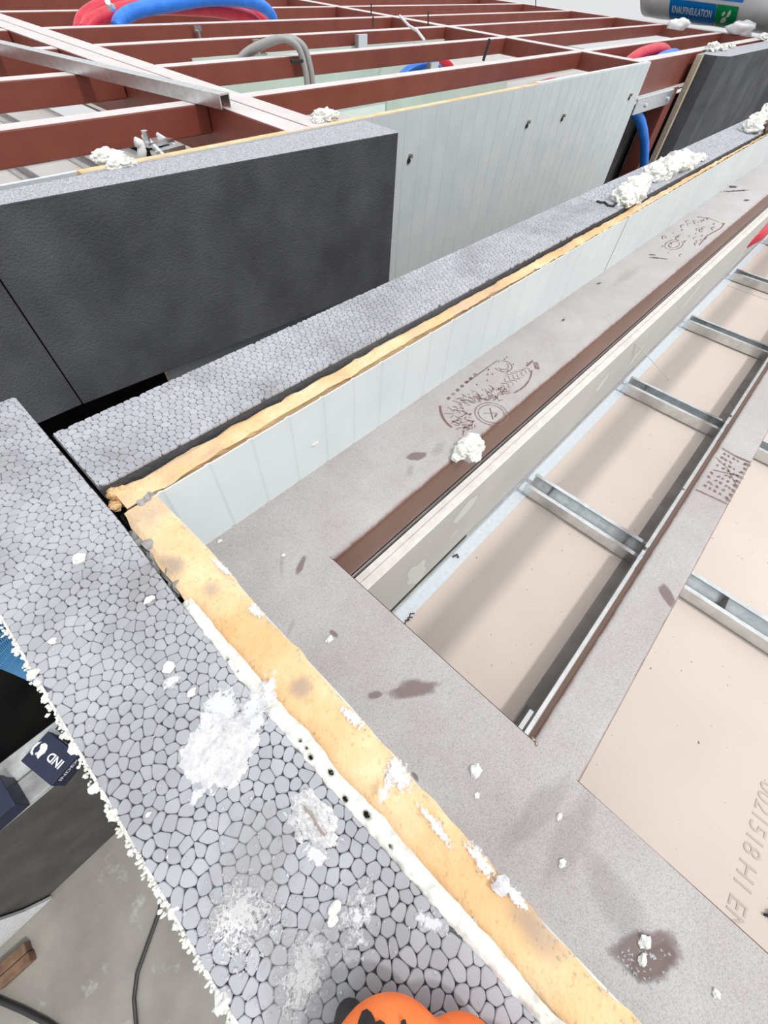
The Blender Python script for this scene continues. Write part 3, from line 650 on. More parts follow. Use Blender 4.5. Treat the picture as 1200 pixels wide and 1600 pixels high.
# ridge of crumbled adhesive hanging on the outer edge of the front panel, and its blue mesh
b = MB(); rnd = random.Random(4); y = 1.02
while y > -0.75:
    s_ = rnd.uniform(0.0018, 0.0042)*(rnd.uniform(2.0, 3.0) if rnd.random() < 0.07 else 1)
    b.blob((EX0-0.002-abs(rnd.gauss(0, 0.006)), y, T-0.004+rnd.uniform(-.012, .004)), s_*rnd.uniform(.8, 1.6), s_*rnd.uniform(.7, 1.3), s_, rnd.random()*90, .6, 1.7, 2); y -= rnd.uniform(0.0022, 0.006)
b.box(EX0-0.006, EX0-0.0005, -0.8, 1.03, -1.35, T-0.006)
o = tag(b.build('adhesive_crumb_ridge', M['foam']), 'white crumbled adhesive ridge along the outer edge of the front foam panel', 'adhesive', kind='stuff')
b = MB(); nx, ny = 30, 24; P = {}
def netp(a, c_):   # a along the edge, c_ downwards and outwards
    y = 0.68+1.3*a; o_ = 0.006+c_*min(0.17, 0.012+0.62*a)+0.004*math.sin(a*16+c_*3); return Vector((EX0-o_, y+0.02*c_, T-0.02-0.05*c_))
for i in range(64): b.tube([netp(i/63, k/8) for k in range(9)], 0.0016, 4)
for k in range(16): b.tube([netp(i/30, k/15) for i in range(31)], 0.0016, 4)
tag(b.build('reinforcing_mesh', M['net']), 'blue glass fibre mesh hanging off the outer face of the front panel', 'mesh')

# loose crumbs and foam lumps
def lump(name, label, u, v, z, rx, ry, rz, seed, m='foam', cat='foam crumb', group='loose white foam crumbs', rough=.55, freq=1.7, sub=3, n_=1, ang=0.0):
    p = at_z(u, v, z); b = MB(); rnd = random.Random(seed)
    for k in range(n_):
        ox, oy = (0, 0) if n_ == 1 else (rnd.uniform(-1, 1)*rx*1.1, rnd.uniform(-1, 1)*ry*1.1)
        b.blob((p.x+ox, p.y+oy, z+rz*0.55), rx, ry, rz, seed+k*7, rough, freq, sub, floor=z-0.001)
    return tag(b.build(name, M[m], smooth=False), label, cat, group)
for (u, v, z, s_, lab) in [
    (126, 874, T, 0.017, 'ragged white foam crumb alone on the front panel beside the corner'),
    (234, 938, T, 0.013, 'small white foam crumb on the front panel beside the open joint'),
    (83, 1002, T, 0.009, 'tiny white foam crumb near the blue mesh'),
    (265, 1044, T, 0.016, 'pointed white foam crumb above the large plaster splash'),
    (300, 1083, T, 0.009, 'oval white foam crumb touching the large plaster splash area'),
    (523, 1418, T, 0.012, 'upper of two white crumbs between the oval splash and the orange glove'),
    (520, 1437, T, 0.009, 'lower of two white crumbs between the oval splash and the orange glove'),
    (232, 1273, T, 0.006, 'tiny white crumb near the crumbled outer edge of the front panel'),
    (743, 1204, BT, 0.019, 'white foam crumb alone on the front beam near the bay corner'),
    (745, 1243, BT, 0.008, 'tiny white crumb just below the foam crumb on the front beam'),
    (782, 1383, YT+0.004, 0.017, 'grey white crumb sitting on the yellow core edge'),
    (737, 1445, YT+0.004, 0.010, 'small white crumb in the middle of the yellow core'),
    (873, 1276, BT, 0.010, 'small white crumb near the right bay corner of the front beam'),
    (878, 1348, BT, 0.011, 'small white crumb in the wiped part of the front beam'),
    (1002, 1499, BT, 0.014, 'largest white crumb in the brown scuff at the lower right'),
    (1006, 1472, BT, 0.016, 'long white crumb at the top of the brown scuff at the lower right'),
    (1118, 1552, BT, 0.010, 'white crumb on the front beam near the lower right corner'),
    (515, 1000, BT, 0.014, 'flat white crumb on the front beam beside a small brown mark'),
    (344, 846, BT, 0.010, 'tiny white crumb on the beam beside the wall panel corner'),
    (443, 868, BT, 0.009, 'tiny white crumb with pink paint on the front beam'),
    (492, 693, -1.2, 0.0, '')]:
    if s_: lump('foam_crumb', lab, u, v, z, s_, s_*random.uniform(.6, .9), s_*.55, int(u+v), sub=2, m='foam' if z != YT+0.004 else 'plaster')
q = at_y(492, 693, 1.0); b = MB(); b.blob((q.x, 0.998, q.z), 0.018, 0.005, 0.008, 5, .6, 1.7, 2); tag(b.build('foam_crumb', M['foam']), 'white flake stuck on the pale wall panel', 'foam crumb', 'loose white foam crumbs')
# lumps of cured foam
p = at_z(720, 705, BT); b = MB()
for k, (dx, dy, dz, s_) in enumerate([(0.055, -0.02, 0.008, .058), (0.0, -0.012, 0.0, .046), (0.03, -0.045, -0.012, .045), (-0.05, -0.01, -.008, .022)]):
    b.blob((p.x+dx-0.01, p.y+dy-0.004, BT+0.02+dz), s_, s_*.9, s_*.75, 20+k, .32, 1.6, 4)
tag(b.build('foam_lump', M['foam']), 'white foam lump hanging on the edge of the long beam by the boot print', 'foam lump', 'lumps of cured white foam')
def heap(label, pts, seed, m='foam'):
    b = MB(); rnd = random.Random(seed)
    for (u, v, z, s_) in pts:
        p = at_z(u, v, z); b.blob((p.x, p.y, z+s_*.35), s_*1.5, s_*.95, s_*.75, rnd.random()*60, .42, 2.0, 4)
    tag(b.build('foam_lump', M[m]), label, 'foam lump', 'lumps of cured white foam')
heap('white foam lump on the long panel joint above the cracked foam', [(972, 312, T, .07), (985, 303, T, .085), (997, 293, T, .07), (978, 318, T, .05), (990, 310, T, .07), (968, 322, T-.02, .04)], 3)
heap('long white foam lump further along the panel joint', [(1018, 278, T, .08), (1034, 272, T, .1), (1050, 265, T, .1), (1066, 260, T, .09), (1040, 262, T, .07), (1072, 255, T, .06), (1035, 283, T-.02, .04)], 5)
heap('white foam lump at the far right of the panel joint', [(1172, 205, T, .10), (1184, 199, T, .12), (1197, 190, T, .13)], 8)
heap('small white foam bits on the joint beyond the long lump', [(1085, 252, T, .05), (1094, 250, T, .04)], 9)
b = MB()
for (u, v, s_) in [(580, 530, .02), (590, 524, .022), (573, 536, .014), (553, 545, .012), (240, 717, .012), (165 + 78, 716, .01), (232, 723, .009), (758, 430, .03), (690, 470, .012), (720, 457, .014), (740, 445, .014)]:
    p = at_z(u, v, YT+0.01); b.blob((p.x, p.y, YT+0.012), s_*1.4, s_*.5, s_*.5, u, .7, 1.6, 2)
tag(b.build('foam_flakes', M['plaster']), 'white flakes in the joint along the long wall panels', 'foam', kind='stuff')
b = MB(); p = at_z(1190, 206, T); b.blob((p.x+.1, p.y-.03, T+.05), .11, .05, .06, 2, .6, 1.7, 2); tag(b.build('dark_clod', M['wood']), 'dark brown clod on the white foam lump at the far right', 'clod')
# crack in the long panel
b = MB(); pts = [at_z(u, v, T+0.002) for u, v in [(932, 315), (938, 317), (945, 317), (950, 322), (958, 323), (962, 318)]]; b.tube(pts, 0.010, 5); b.build('crack', M['black'], e2)

# grains scattered over the near surfaces
b = MB(); rnd = random.Random(12)
def grain(x, y, z, s_):
    t = rnd.uniform(0, 6.28); vs = [(x+s_*math.cos(t+k*2.1)*rnd.uniform(.6, 1.2), y+s_*math.sin(t+k*2.1)*rnd.uniform(.6, 1.2), z) for k in range(3)]+[(x, y, z+s_*.8)]
    b.add(vs, [[0, 1, 3], [1, 2, 3], [2, 0, 3]])
for k in range(420): grain(rnd.uniform(0.15, 0.48), rnd.uniform(-1.0, 0.95), BT+0.0005, abs(rnd.gauss(0, .0014))+.0008)
for k in range(60): p = at_z(1000+rnd.gauss(0, 22), 1500+rnd.gauss(0, 16), BT); grain(p.x, p.y, BT+.001, rnd.uniform(.003, .008))
for k in range(240): grain(rnd.uniform(-0.30, 0.0), rnd.uniform(-0.8, 1.6), T+0.0005, abs(rnd.gauss(0, .002))+.001)
for k in range(160): p = at_z(420+rnd.gauss(0, 70), 1440+rnd.gauss(0, 80), T); grain(min(p.x, -0.01) if p.x > EX0 else -.2, p.y, T+.001, rnd.uniform(.0015, .005))
for k in range(120): y = rnd.uniform(-.6, .9); grain(lerp(ctr, y)-abs(rnd.gauss(0, .012)), y, YT+.004, rnd.uniform(.001, .0045))
tag(b.build('plaster_grains', M['plaster']), 'fine white plaster grains scattered over the front edge', 'plaster', kind='stuff')

# ================================================================== SMALL THINGS IN THE NEAR BAYS
b = MB(); b.tube([at_z(u, v, z) for u, v, z in [(988, 533, -1.66), (1004, 548, -1.85), (1026, 572, -2.1), (1045, 594, CEIL+0.01)]], 0.0035, 5); tag(b.build('tie_wire', M['white_wire']), 'thin pale wire hanging from the partition onto the boards', 'wire')
b = MB(); b.tube([(7.3, 0.60, -1.97), (7.75, 0.52, -1.95), (8.3, 0.5, -1.88), (9.2, 0.5, -1.9), (10.5, 0.45, -2.1)], 0.085, 12); tag(b.build('conduit_pipe', M['red_pipe'], smooth=True), 'red conduit pipe at the far end of the near ceiling bay', 'pipe')
b = MB(); p = at_z(1204, 1430, CEIL); b.blob((p.x, p.y, CEIL+.01), .02, .012, .012, 3, .5, 2, 2); b.tube([(p.x-.02, p.y+.025, CEIL+.008), (p.x+.03, p.y-.04, CEIL+.012)], .006, 5); tag(b.build('plastic_clip', M['black']), 'black plastic clip lying on the right ceiling board', 'clip')
for k, (u, v) in enumerate([(640, 968), (643, 962), (636, 972)]):
    p = at_z(u, v, CEIL); b = MB(); b.tube([(p.x-.02, p.y, CEIL+.006), (p.x, p.y+.01, CEIL+.012), (p.x+.02, p.y-.004, CEIL+.006)], .004, 5); tag(b.build('metal_shaving', M['dark_wire']), ['middle dark metal shaving beside the pale track', 'upper dark metal shaving beside the pale track', 'lower dark metal shaving beside the pale track near the front beam'][k], 'shaving', 'metal shavings by the track')
b = MB(); p = at_z(713, 876, CEIL); b.tube([(p.x, p.y+.03, CEIL+.012), (p.x+.03, p.y+.02, CEIL+.02), (p.x+.02, p.y, CEIL+.012)], .006, 6); tag(b.build('bent_nail', M['dark_wire']), 'small dark bent nail on the pale track', 'nail')

# ================================================================== FAR SIDE: FLOOR LEDGE, BOXES, CABLES
LT = -3.7
lg = thing('work_ledge', 'scuffed grey ledge with dark front carrying the blue boxes', 'ledge', (-4, 1.9, FLOOR))
b = MB(); b.box(-9, 0.2, 1.92, 2.12, LT-0.06, LT); b.build('top_plank', M['ledge_top'], lg, bevel=0.01)
b = MB(); b.box(-9, 0.2, 1.72, 1.91, LT-0.07, LT-0.008); b.build('top_plank', M['ledge_top'], lg, bevel=0.01)
b = MB(); b.box(-9, 0.2, 1.725, 1.735, -4.55, LT-0.06); b.build('front_sheet', M['ledge_face'], lg)
b = MB(); b.box(-9, 0.2, 1.732, 1.742, FLOOR, -4.54); b.build('front_sheet', M['ledge_face'], lg)
def card_box(cx, cy, w, dd, hgt, ang, label, logo=True):
    o = thing('cardboard_box', label, 'box', (cx, cy, LT), 'navy boxes on the ledge'); ca, sa = math.cos(ang), math.sin(ang)
    ax, ay = Vector((ca, sa, 0)), Vector((-sa, ca, 0)); c0 = Vector((cx, cy, LT)); up = Vector((0, 0, 1))
    b = MB(); b.hexa([tuple((c0+ax*a*w/2+ay*c_*dd/2).xy) for a, c_ in ((-1, -1), (1, -1), (1, 1), (-1, 1))], LT, LT+hgt-0.012); b.build('carton', M['box_blue'], o, bevel=0.004)
    b = MB(); b.hexa([tuple((c0+ax*a*(w/2+.004)+ay*c_*(dd/2+.004)).xy) for a, c_ in ((-1, -1), (1, -1), (1, 1), (-1, 1))], LT+hgt*0.62, LT+hgt); ld = b.build('lid', M['box_blue'], o, bevel=0.004)
    if logo:
        b = MB(); top = c0+up*hgt
        # animal emblem: hump, head and horn
        def shp(pts): 
            vs = [top+ay*((0.42-a*0.75)*dd/2)-ax*(c_*1.15*w/2-0.15*w)*-1.0+up*0.0015 for a, c_ in pts]; b.add(vs, [list(range(len(vs)))])
        shp([(-.30, .05), (-.18, -.05), (.02, -.10), (.02, .12), (.10, .30), (.02, .52), (-.15, .66), (-.36, .66), (-.52, .52), (-.46, .38), (-.34, .30)])
        shp([(-.80, .46), (-.62, .62), (-.66, .44), (-.70, .20), (-.62, .02), (-.46, -.04), (-.46, -.14), (-.70, -.10), (-.82, .16)])
        shp([(-.40, .06), (-.30, .16), (-.28, .02), (-.33, -.06)])
        b.build('animal_emblem', M['print_white'], ld); b = MB()
        text_on(b, 'IND', 0.075, top+ax*w*0.16-ay*dd*0.38, ay, -ax, lift=0.002, bold=0.002)
        b.build('brand_lettering', M['print_white'], ld); b = MB()
        text_on(b, 'INDEX', 0.05, c0-ay*(dd/2+.004)+ax*(-w*.34)+up*hgt*.66, ax, up, lift=0.002, bold=0.001)
        b.build('brand_lettering', M['print_white'], ld); b = MB()
        text_on(b, 'INDEX', 0.05, c0+ax*(w/2+.004)-ay*dd*.3+up*hgt*.66, ay, up, lift=0.002, bold=0.001)
        b.build('brand_lettering', M['print_white'], ld)
    return o
card_box(-1.262, 1.81, 0.205, 0.305, 0.17, 0.26, 'navy cardboard box with white animal emblem on the ledge')
card_box(-1.06, 1.88, 0.16, 0.29, 0.11, 0.26, 'navy cardboard box half behind the emblem box by the foam edge', False)
card_box(-1.66, 1.82, 0.25, 0.25, 0.17, 0.05, 'navy cardboard box cut off by the left picture edge', False)
# things on the floor
FZ2 = FLOOR
def on_floor(u, v): return at_z(u, v, FLOOR)
b = MB(); pts = [on_floor(u, v) for u, v in [(-40, 1545), (0, 1561), (40, 1578), (75, 1596), (110, 1620)]]; b.tube([(p.x, p.y, FLOOR+.025) for p in pts], .022, 8); tag(b.build('power_cable', M['dark_wire'], smooth=True), 'dark cable crossing the lower left corner of the floor', 'cable')
b = MB(); pts = [on_floor(u, v) for u, v in [(268, 1340), (256, 1392), (250, 1425), (232, 1475), (216, 1520), (211, 1560), (216, 1620)]]; b.tube([(p.x, p.y, FLOOR+.022) for p in pts], .018, 8); tag(b.build('power_cable', M['dark_wire'], smooth=True), 'dark cable running down the floor beside the front panel', 'cable')
wb_ = thing('wood_block', 'brown wooden block on the floor at the left edge', 'wood', tuple(on_floor(25, 1508)))
p = on_floor(28, 1500)
for k in range(2):
    b = MB(); b.hexa([(p.x-.15, p.y-.10+.09*k), (p.x+.12, p.y-.12+.09*k), (p.x+.13, p.y-.035+.09*k), (p.x-.14, p.y-.015+.09*k)], FLOOR, FLOOR+.1); b.build('plank', M['wood'], wb_, bevel=.01)
b = MB(); q = [at_y(u, v, 1.69) for u, v in [(-70, 1520), (0, 1493), (22, 1486), (48, 1455), (82, 1403), (40, 1424), (18, 1432), (-70, 1462)]]
n6 = len(q); b.add([(k.x, 1.69, max(k.z, FLOOR+.01)) for k in q]+[(k.x, 1.715, max(k.z, FLOOR+.01)) for k in q], [list(range(n6)), [n6+k for k in range(n6)][::-1]]+[[k, n6+k, n6+(k+1) % n6, (k+1) % n6] for k in range(n6)])
tag(b.build('white_board_scrap', M['plaster']), 'white torn board scrap leaning against the dark ledge front', 'board')

# ================================================================== NEIGHBOUR MODULE
th = 0.010
def N(x, y): return (x-th*(y-5.3), y+th*(x-5))
def nbeam(name, label, x0, x1, y0, y1, z0, z1, group=None, bev=0.02, cat='beam'):
    b = MB(); b.hexa([N(x0, y0), N(x1, y0), N(x1, y1), N(x0, y1)], z0, z1); return tag(b.build(name, M['primer_far'], bevel=bev, segs=2), label, cat, group)
ne = thing('foam_insulation_panel', 'dark foam insulation panel with pale top on the neighbouring module', 'insulation', (2.8, 4.8, -3.21))
def ntop(x): return 4.87-0.0740*x
b = MB(); b.hexa([(0.52, ntop(.52)), (5.16, ntop(5.16)), (5.2, ntop(5.16)+.06), (5.2, 5.13), (0.52, 5.12)], -3.21, BT, 0, 1)
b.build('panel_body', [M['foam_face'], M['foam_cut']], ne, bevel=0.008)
nl = thing('foam_insulation_panel', 'dark foam insulation panel left of the vertical joint on the neighbouring module', 'insulation', (-2, 5, -3.21))
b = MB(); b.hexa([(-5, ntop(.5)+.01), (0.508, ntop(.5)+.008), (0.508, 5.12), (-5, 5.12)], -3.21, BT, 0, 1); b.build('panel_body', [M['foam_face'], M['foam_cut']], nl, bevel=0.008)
# strip of yellow core / sheet behind it
def npanel(x0, x1, y, z0, label, core_to):
    o = thing('sandwich_panel', label, 'wall panel', ((x0+x1)/2, y, z0))
    sl = 0.010
    ribbed(x0, x1, y-0.05, z0, BT-0.006, -1, 0.36, 0.006, 0.012, 0.008, sl).build('outer_sheet', M['skin'], o)
    b = MB(); b.hexa([(x0, y+.012-.05+sl*x0), (core_to, y+.012-.05+sl*core_to), (core_to, y+.10-.05+sl*core_to), (x0, y+.10-.05+sl*x0)], z0, BT-0.002); b.build('core', M['core'], o)
    b = MB(); b.hexa([(core_to, y+.008-.05+sl*core_to), (x1, y+.008-.05+sl*x1), (x1, y+.10-.05+sl*x1), (core_to, y+.10-.05+sl*core_to)], z0, BT+0.012); b.build('folded_edge', M['skin'], o)
    return o
wp = npanel(1.6, 15.3, 5.20, -5.0, 'white sandwich panel with screws on the neighbouring module', 9.9)
for (u, v) in [(640, 243), (825, 190), (880, 180), (985, 148)]:
    q = at_y(u, v, 5.17+0.01*at_y(u, v, 5.2).x-0.02); b = MB()
    b.tube([(q.x, q.y+.03, q.z), (q.x, q.y-.05, q.z)], .026, 8); o = b.build('screw_head', M['galv_dark'], wp)
    b = MB(); b.tube([(q.x-.02, q.y+.01, q.z-.06), (q.x-.02, q.y-.02, q.z-.06)], .034, 8); b.build('screw_shadow', M['black'], o)  # black disc painted as the shadow cast below the screw head
# foam crumbs on the far panel top
heap('white foam heap on the pale top of the dark insulation panel', [(165, 248, BT, .07), (176, 252, BT, .08), (188, 256, BT, .07), (202, 259, BT, .05), (180, 262, BT, .05), (160, 250, BT, .06)], 12, 'foam')
heap('white plaster crumbs where the double beam meets the far panel', [(505, 188, BT, .10), (518, 186, BT, .08), (497, 192, BT, .05)], 14, 'foam')
# joists along x, cross beams along y
NJ = 9
ords = ['nearest', 'second', 'third', 'fourth', 'fifth', 'sixth', 'seventh', 'eighth', 'ninth']
ycur = [6.88, 9.18, 11.28, 13.40, 15.9, 18.4, 20.9, 23.4, 25.9]
for k, y in enumerate(ycur):
    nbeam('roof_joist', '%s red joist from the near edge, left of the double beam' % ords[k], -6 - k, 4.02, y, y+0.24, -1.70, BT, 'red roof joists left of the double beam', cat='joist')
    nbeam('roof_joist', '%s red joist from the near edge, right of the double beam' % ords[k], 4.72, 15.0, y, y+0.24, -1.68, BT, 'red roof joists right of the double beam', cat='joist')
    nbeam('roof_joist', '%s red joist from the near edge, beyond the white cross beam' % ords[k], 15.25, 27, y, y+0.24, -1.68, BT, 'red roof joists beyond the cross beam', cat='joist')
nbeam('double_beam', 'left member of the wide pale double beam on the neighbouring module', 4.03, 4.37, 5.22, 30, -2.0, BT+.004, 'double beam members')
nbeam('double_beam', 'right member of the wide pale double beam on the neighbouring module', 4.385, 4.72, 5.22, 30, -2.0, BT+.004, 'double beam members')
nbeam('cross_beam', 'narrow pale cross beam over the white panel end', 14.95, 15.3, 5.35, 30, -1.70, BT+.008)
nbeam('cross_beam', 'narrow pale cross beam in front of the insulation roll', 26.9, 27.3, 5.5, 30, -1.70, BT+.008)
nbeam('cross_beam', 'far left cross beam between the red joists', -1.2, -0.9, 5.4, 30, -1.75, BT-.01)
nbeam('edge_beam', 'short red edge beam beside the end of the white panel', 15.2, 27, 5.33, 5.66, -2.02, BT+.01)
# far ceiling below the joists
ng = thing('ceiling_neighbour', 'pale ceiling boards below the red joists', None, (10, 12, -2.4), kind='structure')
for (x0, x1, y0, y1, mm) in [(-8, 4.0, 5.3, 30, 'gyp_face'), (4.75, 9.0, 5.35, 30, 'gyp_face'), (9.0, 12.4, 5.35, 13, 'gyp_green'), (12.4, 27, 6.1, 13, 'gyp_face'), (9.0, 27, 13, 30, 'gyp_face')]:
    b = MB(); b.hexa([N(x0, y0), N(x1, y0), N(x1, y1), N(x0, y1)], -2.44, -2.40); b.build('gypsum_board', M[mm], ng)
b = MB(); b.hexa([N(6.5, 11.25), N(15, 11.25), N(15, 11.3), N(6.5, 11.3)], -2.40, -1.62); b.build('green_board_upstand', M['gyp_green'], ng)
b = MB(); b.hexa([N(9.3, 8.4), N(14.2, 8.4), N(14.2, 8.45), N(9.3, 8.45)], -2.40, -1.72); b.build('green_board_upstand', M['gyp_green'], ng)
b = MB(); b.hexa([(-5, 5.27), (4.0, 5.30), (4.0, 5.34), (-5, 5.31)], -1.75, BT-0.02); b.build('edge_sheet', M['galv_dull'], ng)
def nchan(x, y0, y1, lab, z=-2.40):
    b = MB(); b.extrude(CH, (*N(x, y0), z+.004), (*N(x, y1), z+.004)); tag(b.build('ceiling_channel', M['galv']), lab, 'channel', 'channels under the red joists')
for k, (x, lab) in enumerate([(1.2, 'galvanised channel under the left red joists, farthest left'), (2.1, 'galvanised channel under the left red joists, middle one'), (3.0, 'galvanised channel under the left red joists beside the double beam'), (5.6, 'galvanised channel just right of the double beam'), (7.3, 'galvanised channel below the grey cables'), (10.9, 'galvanised channel on the green boards'), (11.4, 'second galvanised channel on the green boards')]): nchan(x, 5.5, 13, lab)
# lying galvanised profile
b = MB(); a0 = at_z(-60, 60, -1.31); a1 = at_z(352, 158, -1.31)
b.extrude([(-.09, -.07), (-.075, -.07), (-.075, .055), (.075, .055), (.075, -.07), (.09, -.07), (.09, .07), (-.09, .07)], a0, a1); o = b.build('metal_profile', M['galv']); tag(o, 'loose galvanised profile lying across the red joists at the left', 'profile')
# mounting clamp
cl = thing('mounting_clamp', 'small galvanised clamp rail beside the first red joist', 'clamp', (2.9, 6.1, -2.2))
b = MB(); b.tube([at_y(224, 212, 6.3), at_y(262, 250, 6.0)], .03, 8); b.tube([at_y(246, 210, 6.5), at_y(285, 235, 6.2)], .025, 8); b.build('rod', M['galv'], cl)
b = MB(); b.extrude([(-.09, -.02), (.09, -.02), (.09, .02), (-.09, .02)], at_y(222, 226, 6.2), at_y(262, 218, 6.4)); b.extrude([(-.05, -.02), (.05, -.02), (.05, .02), (-.05, .02)], at_y(240, 240, 6.1), at_y(285, 228, 6.2)); b.build('rail', M['galv'], cl)
b = MB(); b.tube([at_y(225, 204, 6.2), at_y(232, 226, 6.2)], .035, 8); b.build('bolt', M['galv'], cl)
b = MB(); pts = [at_y(u, v, 5.8) for u, v in [(212, 222), (219, 224), (222, 234), (221, 250)]]; b.tube(pts, .045, 10); tag(b.build('white_hose', M['wrap'], smooth=True), 'short white hose bent over beside the clamp', 'hose')
# joist hangers
for (u, v, jy, lab) in [(308, 47, 13.36, 'small galvanised hanger on the fourth joist below the pipe coil'), (400, 72, 11.24, 'small galvanised hanger on the third joist'), (399, 84, 11.24, '')]:
    if not lab: continue
    q = at_y(u, v, jy); o = thing('joist_hanger', lab, 'hanger', (q.x, q.y, q.z-.3), 'joist hangers'); 
    b = MB(); b.box(q.x-.09, q.x+.09, q.y-.05, q.y-.01, -1.5, BT-.02); b.build('plate', M['galv'], o)
    b = MB(); b.box(q.x-.06, q.x-.0, q.y-.12, q.y-.01, -1.6, -1.48); b.build('plate', M['galv'], o)
    b = MB(); b.box(q.x-.02, q.x+.16, q.y-.16, q.y-.01, -1.69, -1.6); b.build('hook', M['galv'], o)
for (u, v, jy, lab, hh) in [(565, 62, 11.24, 'wide galvanised bracket on the third joist', .26), (677, 99, 9.3, 'galvanised bracket under the second joist', 0)]:
    q = at_y(u, v, jy); o = thing('joist_bracket', lab, 'bracket', (q.x, q.y, q.z-.3), 'joist brackets'); b = MB(); za, zb = (-1.68, BT-.03) if hh else (-2.2, -1.69); b.box(q.x-.2, q.x+.16, q.y-.05, q.y-.005, za, zb); b.build('plate', M['galv_dull'], o)
    b = MB(); b.box(q.x-.24, q.x-.2, q.y-.1, q.y-.005, za, zb); b.build('flange', M['galv_dark'], o)
# grey cables looped over a joist
def spline(pts, m_=6):
    P_ = [Vector(p) for p in pts]; out = []
    for i in range(len(P_)-1):
        p0, p1, p2, p3 = P_[max(i-1, 0)], P_[i], P_[i+1], P_[min(i+2, len(P_)-1)]
        for k in range(m_):
            t = k/m_; out.append(0.5*((2*p1)+(p2-p0)*t+(2*p0-5*p1+4*p2-p3)*t*t+(3*p1-p0-3*p2+p3)*t**3))
    return out+[P_[-1]]
for k in range(2):
    b = MB(); dx = k*.14
    pts = [(6.3+dx, 9.75, -1.6), (6.6+dx, 9.6, -1.36), (6.88+dx, 9.4, -1.23), (7.18+dx, 9.2, -1.16), (7.42+dx, 9.08, -1.26), (7.50+dx, 9.02, -1.5), (7.52+dx, 9.0, -1.72), (7.52+dx, 9.02, -2.0)]
    b.tube(spline(pts), .055, 10); tag(b.build('grey_cable', M['grey_cable'], smooth=True), ['grey cable arched over the second joist, left of the pair', 'grey cable arched over the second joist, right of the pair'][k], 'cable', 'grey cables over the joist')
b = MB(); b.tube([at_y(455, 96, 8.98), at_y(473, 95, 8.98)], .025, 6); tag(b.build('cable_tie', M['black']), 'black cable tie around the arched grey cables', 'cable tie')
# coils of conduit
def coil(mm, label, pts, rad=.17):
    b = MB(); b.tube(spline(pts), rad, 10); tag(b.build('conduit_pipe', M[mm], smooth=True), label, 'pipe', 'conduit pipe loops on the roof')
def cp(*uv, y=14.2): return [at_y(u, v, y+0.12*i) for i, (u, v) in enumerate(uv)]
coil('red_pipe', 'outer red conduit loop rising from the far joists', cp((126, 52), (133, 30), (160, 12), (200, 3), (260, 2), (330, 4), (380, 14), (412, 34), (418, 50), y=14.5), .15)
coil('red_pipe', 'inner red conduit loop under the blue loop', cp((134, 52), (150, 32), (190, 17), (240, 10), (300, 12), (350, 17), (395, 30), (405, 48), y=14.05), .14)
coil('blue_pipe', 'blue conduit loop in front of the red loops', cp((183, 45), (190, 30), (215, 16), (270, 6), (330, -2), (390, 2), (420, 18), (430, 40), y=13.8), .13)
coil('blue_pipe', 'blue conduit loop behind at the right end of the coil', cp((372, -4), (395, 6), (415, 22), (425, 44), y=15.2), .13)
b = MB(); pts = cp((168, 2), (171, 11), (177, 12), y=13.5); b.tube(pts, .06, 6); tag(b.build('pipe_clip', M['galv']), 'shiny clip on the red conduit loop', 'clip')
def low_pipe(mm, label, pts, rad=.14): coil(mm, label, pts, rad)
low_pipe('blue_pipe', 'blue conduit bulging up under the second joist', [(11.2, 9.95, -2.3), (11.5, 9.9, -1.98), (12.1, 9.85, -1.86), (12.8, 9.9, -1.95), (13.1, 9.9, -2.3)], .13)
low_pipe('red_pipe', 'red conduit behind the blue bulge under the second joist', [(12.2, 10.4, -2.3), (12.6, 10.4, -1.95), (13.3, 10.4, -1.86), (14.0, 10.4, -2.05), (14.2, 10.4, -2.3)], .13)
low_pipe('blue_pipe', 'blue conduit bulging behind the white panel edge', [(10.9, 6.5, -2.3), (11.2, 6.5, -1.98), (11.7, 6.5, -1.86), (12.2, 6.5, -1.92), (12.6, 6.5, -2.3)], .13)
low_pipe('red_pipe', 'red conduit bulging behind the white panel edge', [(11.9, 6.75, -2.3), (12.4, 6.75, -1.95), (13.1, 6.75, -1.84), (13.8, 6.75, -1.92), (14.3, 6.75, -2.2)], .13)
low_pipe('red_pipe', 'red conduit arching near the leaning insulation panel', [(16.0, 6.6, -2.1), (16.8, 6.55, -1.72), (17.8, 6.5, -1.47), (19.2, 6.4, -1.48), (20.2, 6.3, -2.0)], .14)
low_pipe('blue_pipe', 'blue conduit arching below the red one near the leaning insulation panel', [(16.9, 6.2, -2.1), (17.5, 6.15, -1.75), (18.4, 6.1, -1.53), (19.4, 6.05, -1.56), (20.2, 6.0, -2.0)], .13)
# white cord and black rod over the joists
b = MB(); b.tube([at_y(625, 25, 11.0), at_y(640, 41, 10.2), at_y(652, 48, 9.6), at_y(664, 64, 9.2)], .03, 6); tag(b.build('hanging_string', M['wrap']), 'thin white string hanging over the third joist', 'string')
b = MB(); b.tube([at_y(765, 61, 8.6), at_y(755, 95, 8.6)], .035, 6); tag(b.build('black_rod', M['black']), 'thin black rod standing by the second joist', 'rod')
for k, (u, v0, v1, yy) in enumerate([(580, 5, 24, 13.5), (669, 18, 39, 11), (583, 26, 42, 11.2), (837, -3, 14, 14)]):
    b = MB(); b.tube([at_y(u, v0, yy), at_y(u, v1, yy)], .02, 5); tag(b.build('hanger_wire', M['dark_wire']), ['thin wire standing at the first cross beam far back', 'thin wire standing beside the cross beam crossing', 'thin wire against the third joist', 'thin wire near the far right joists'][k], 'wire')

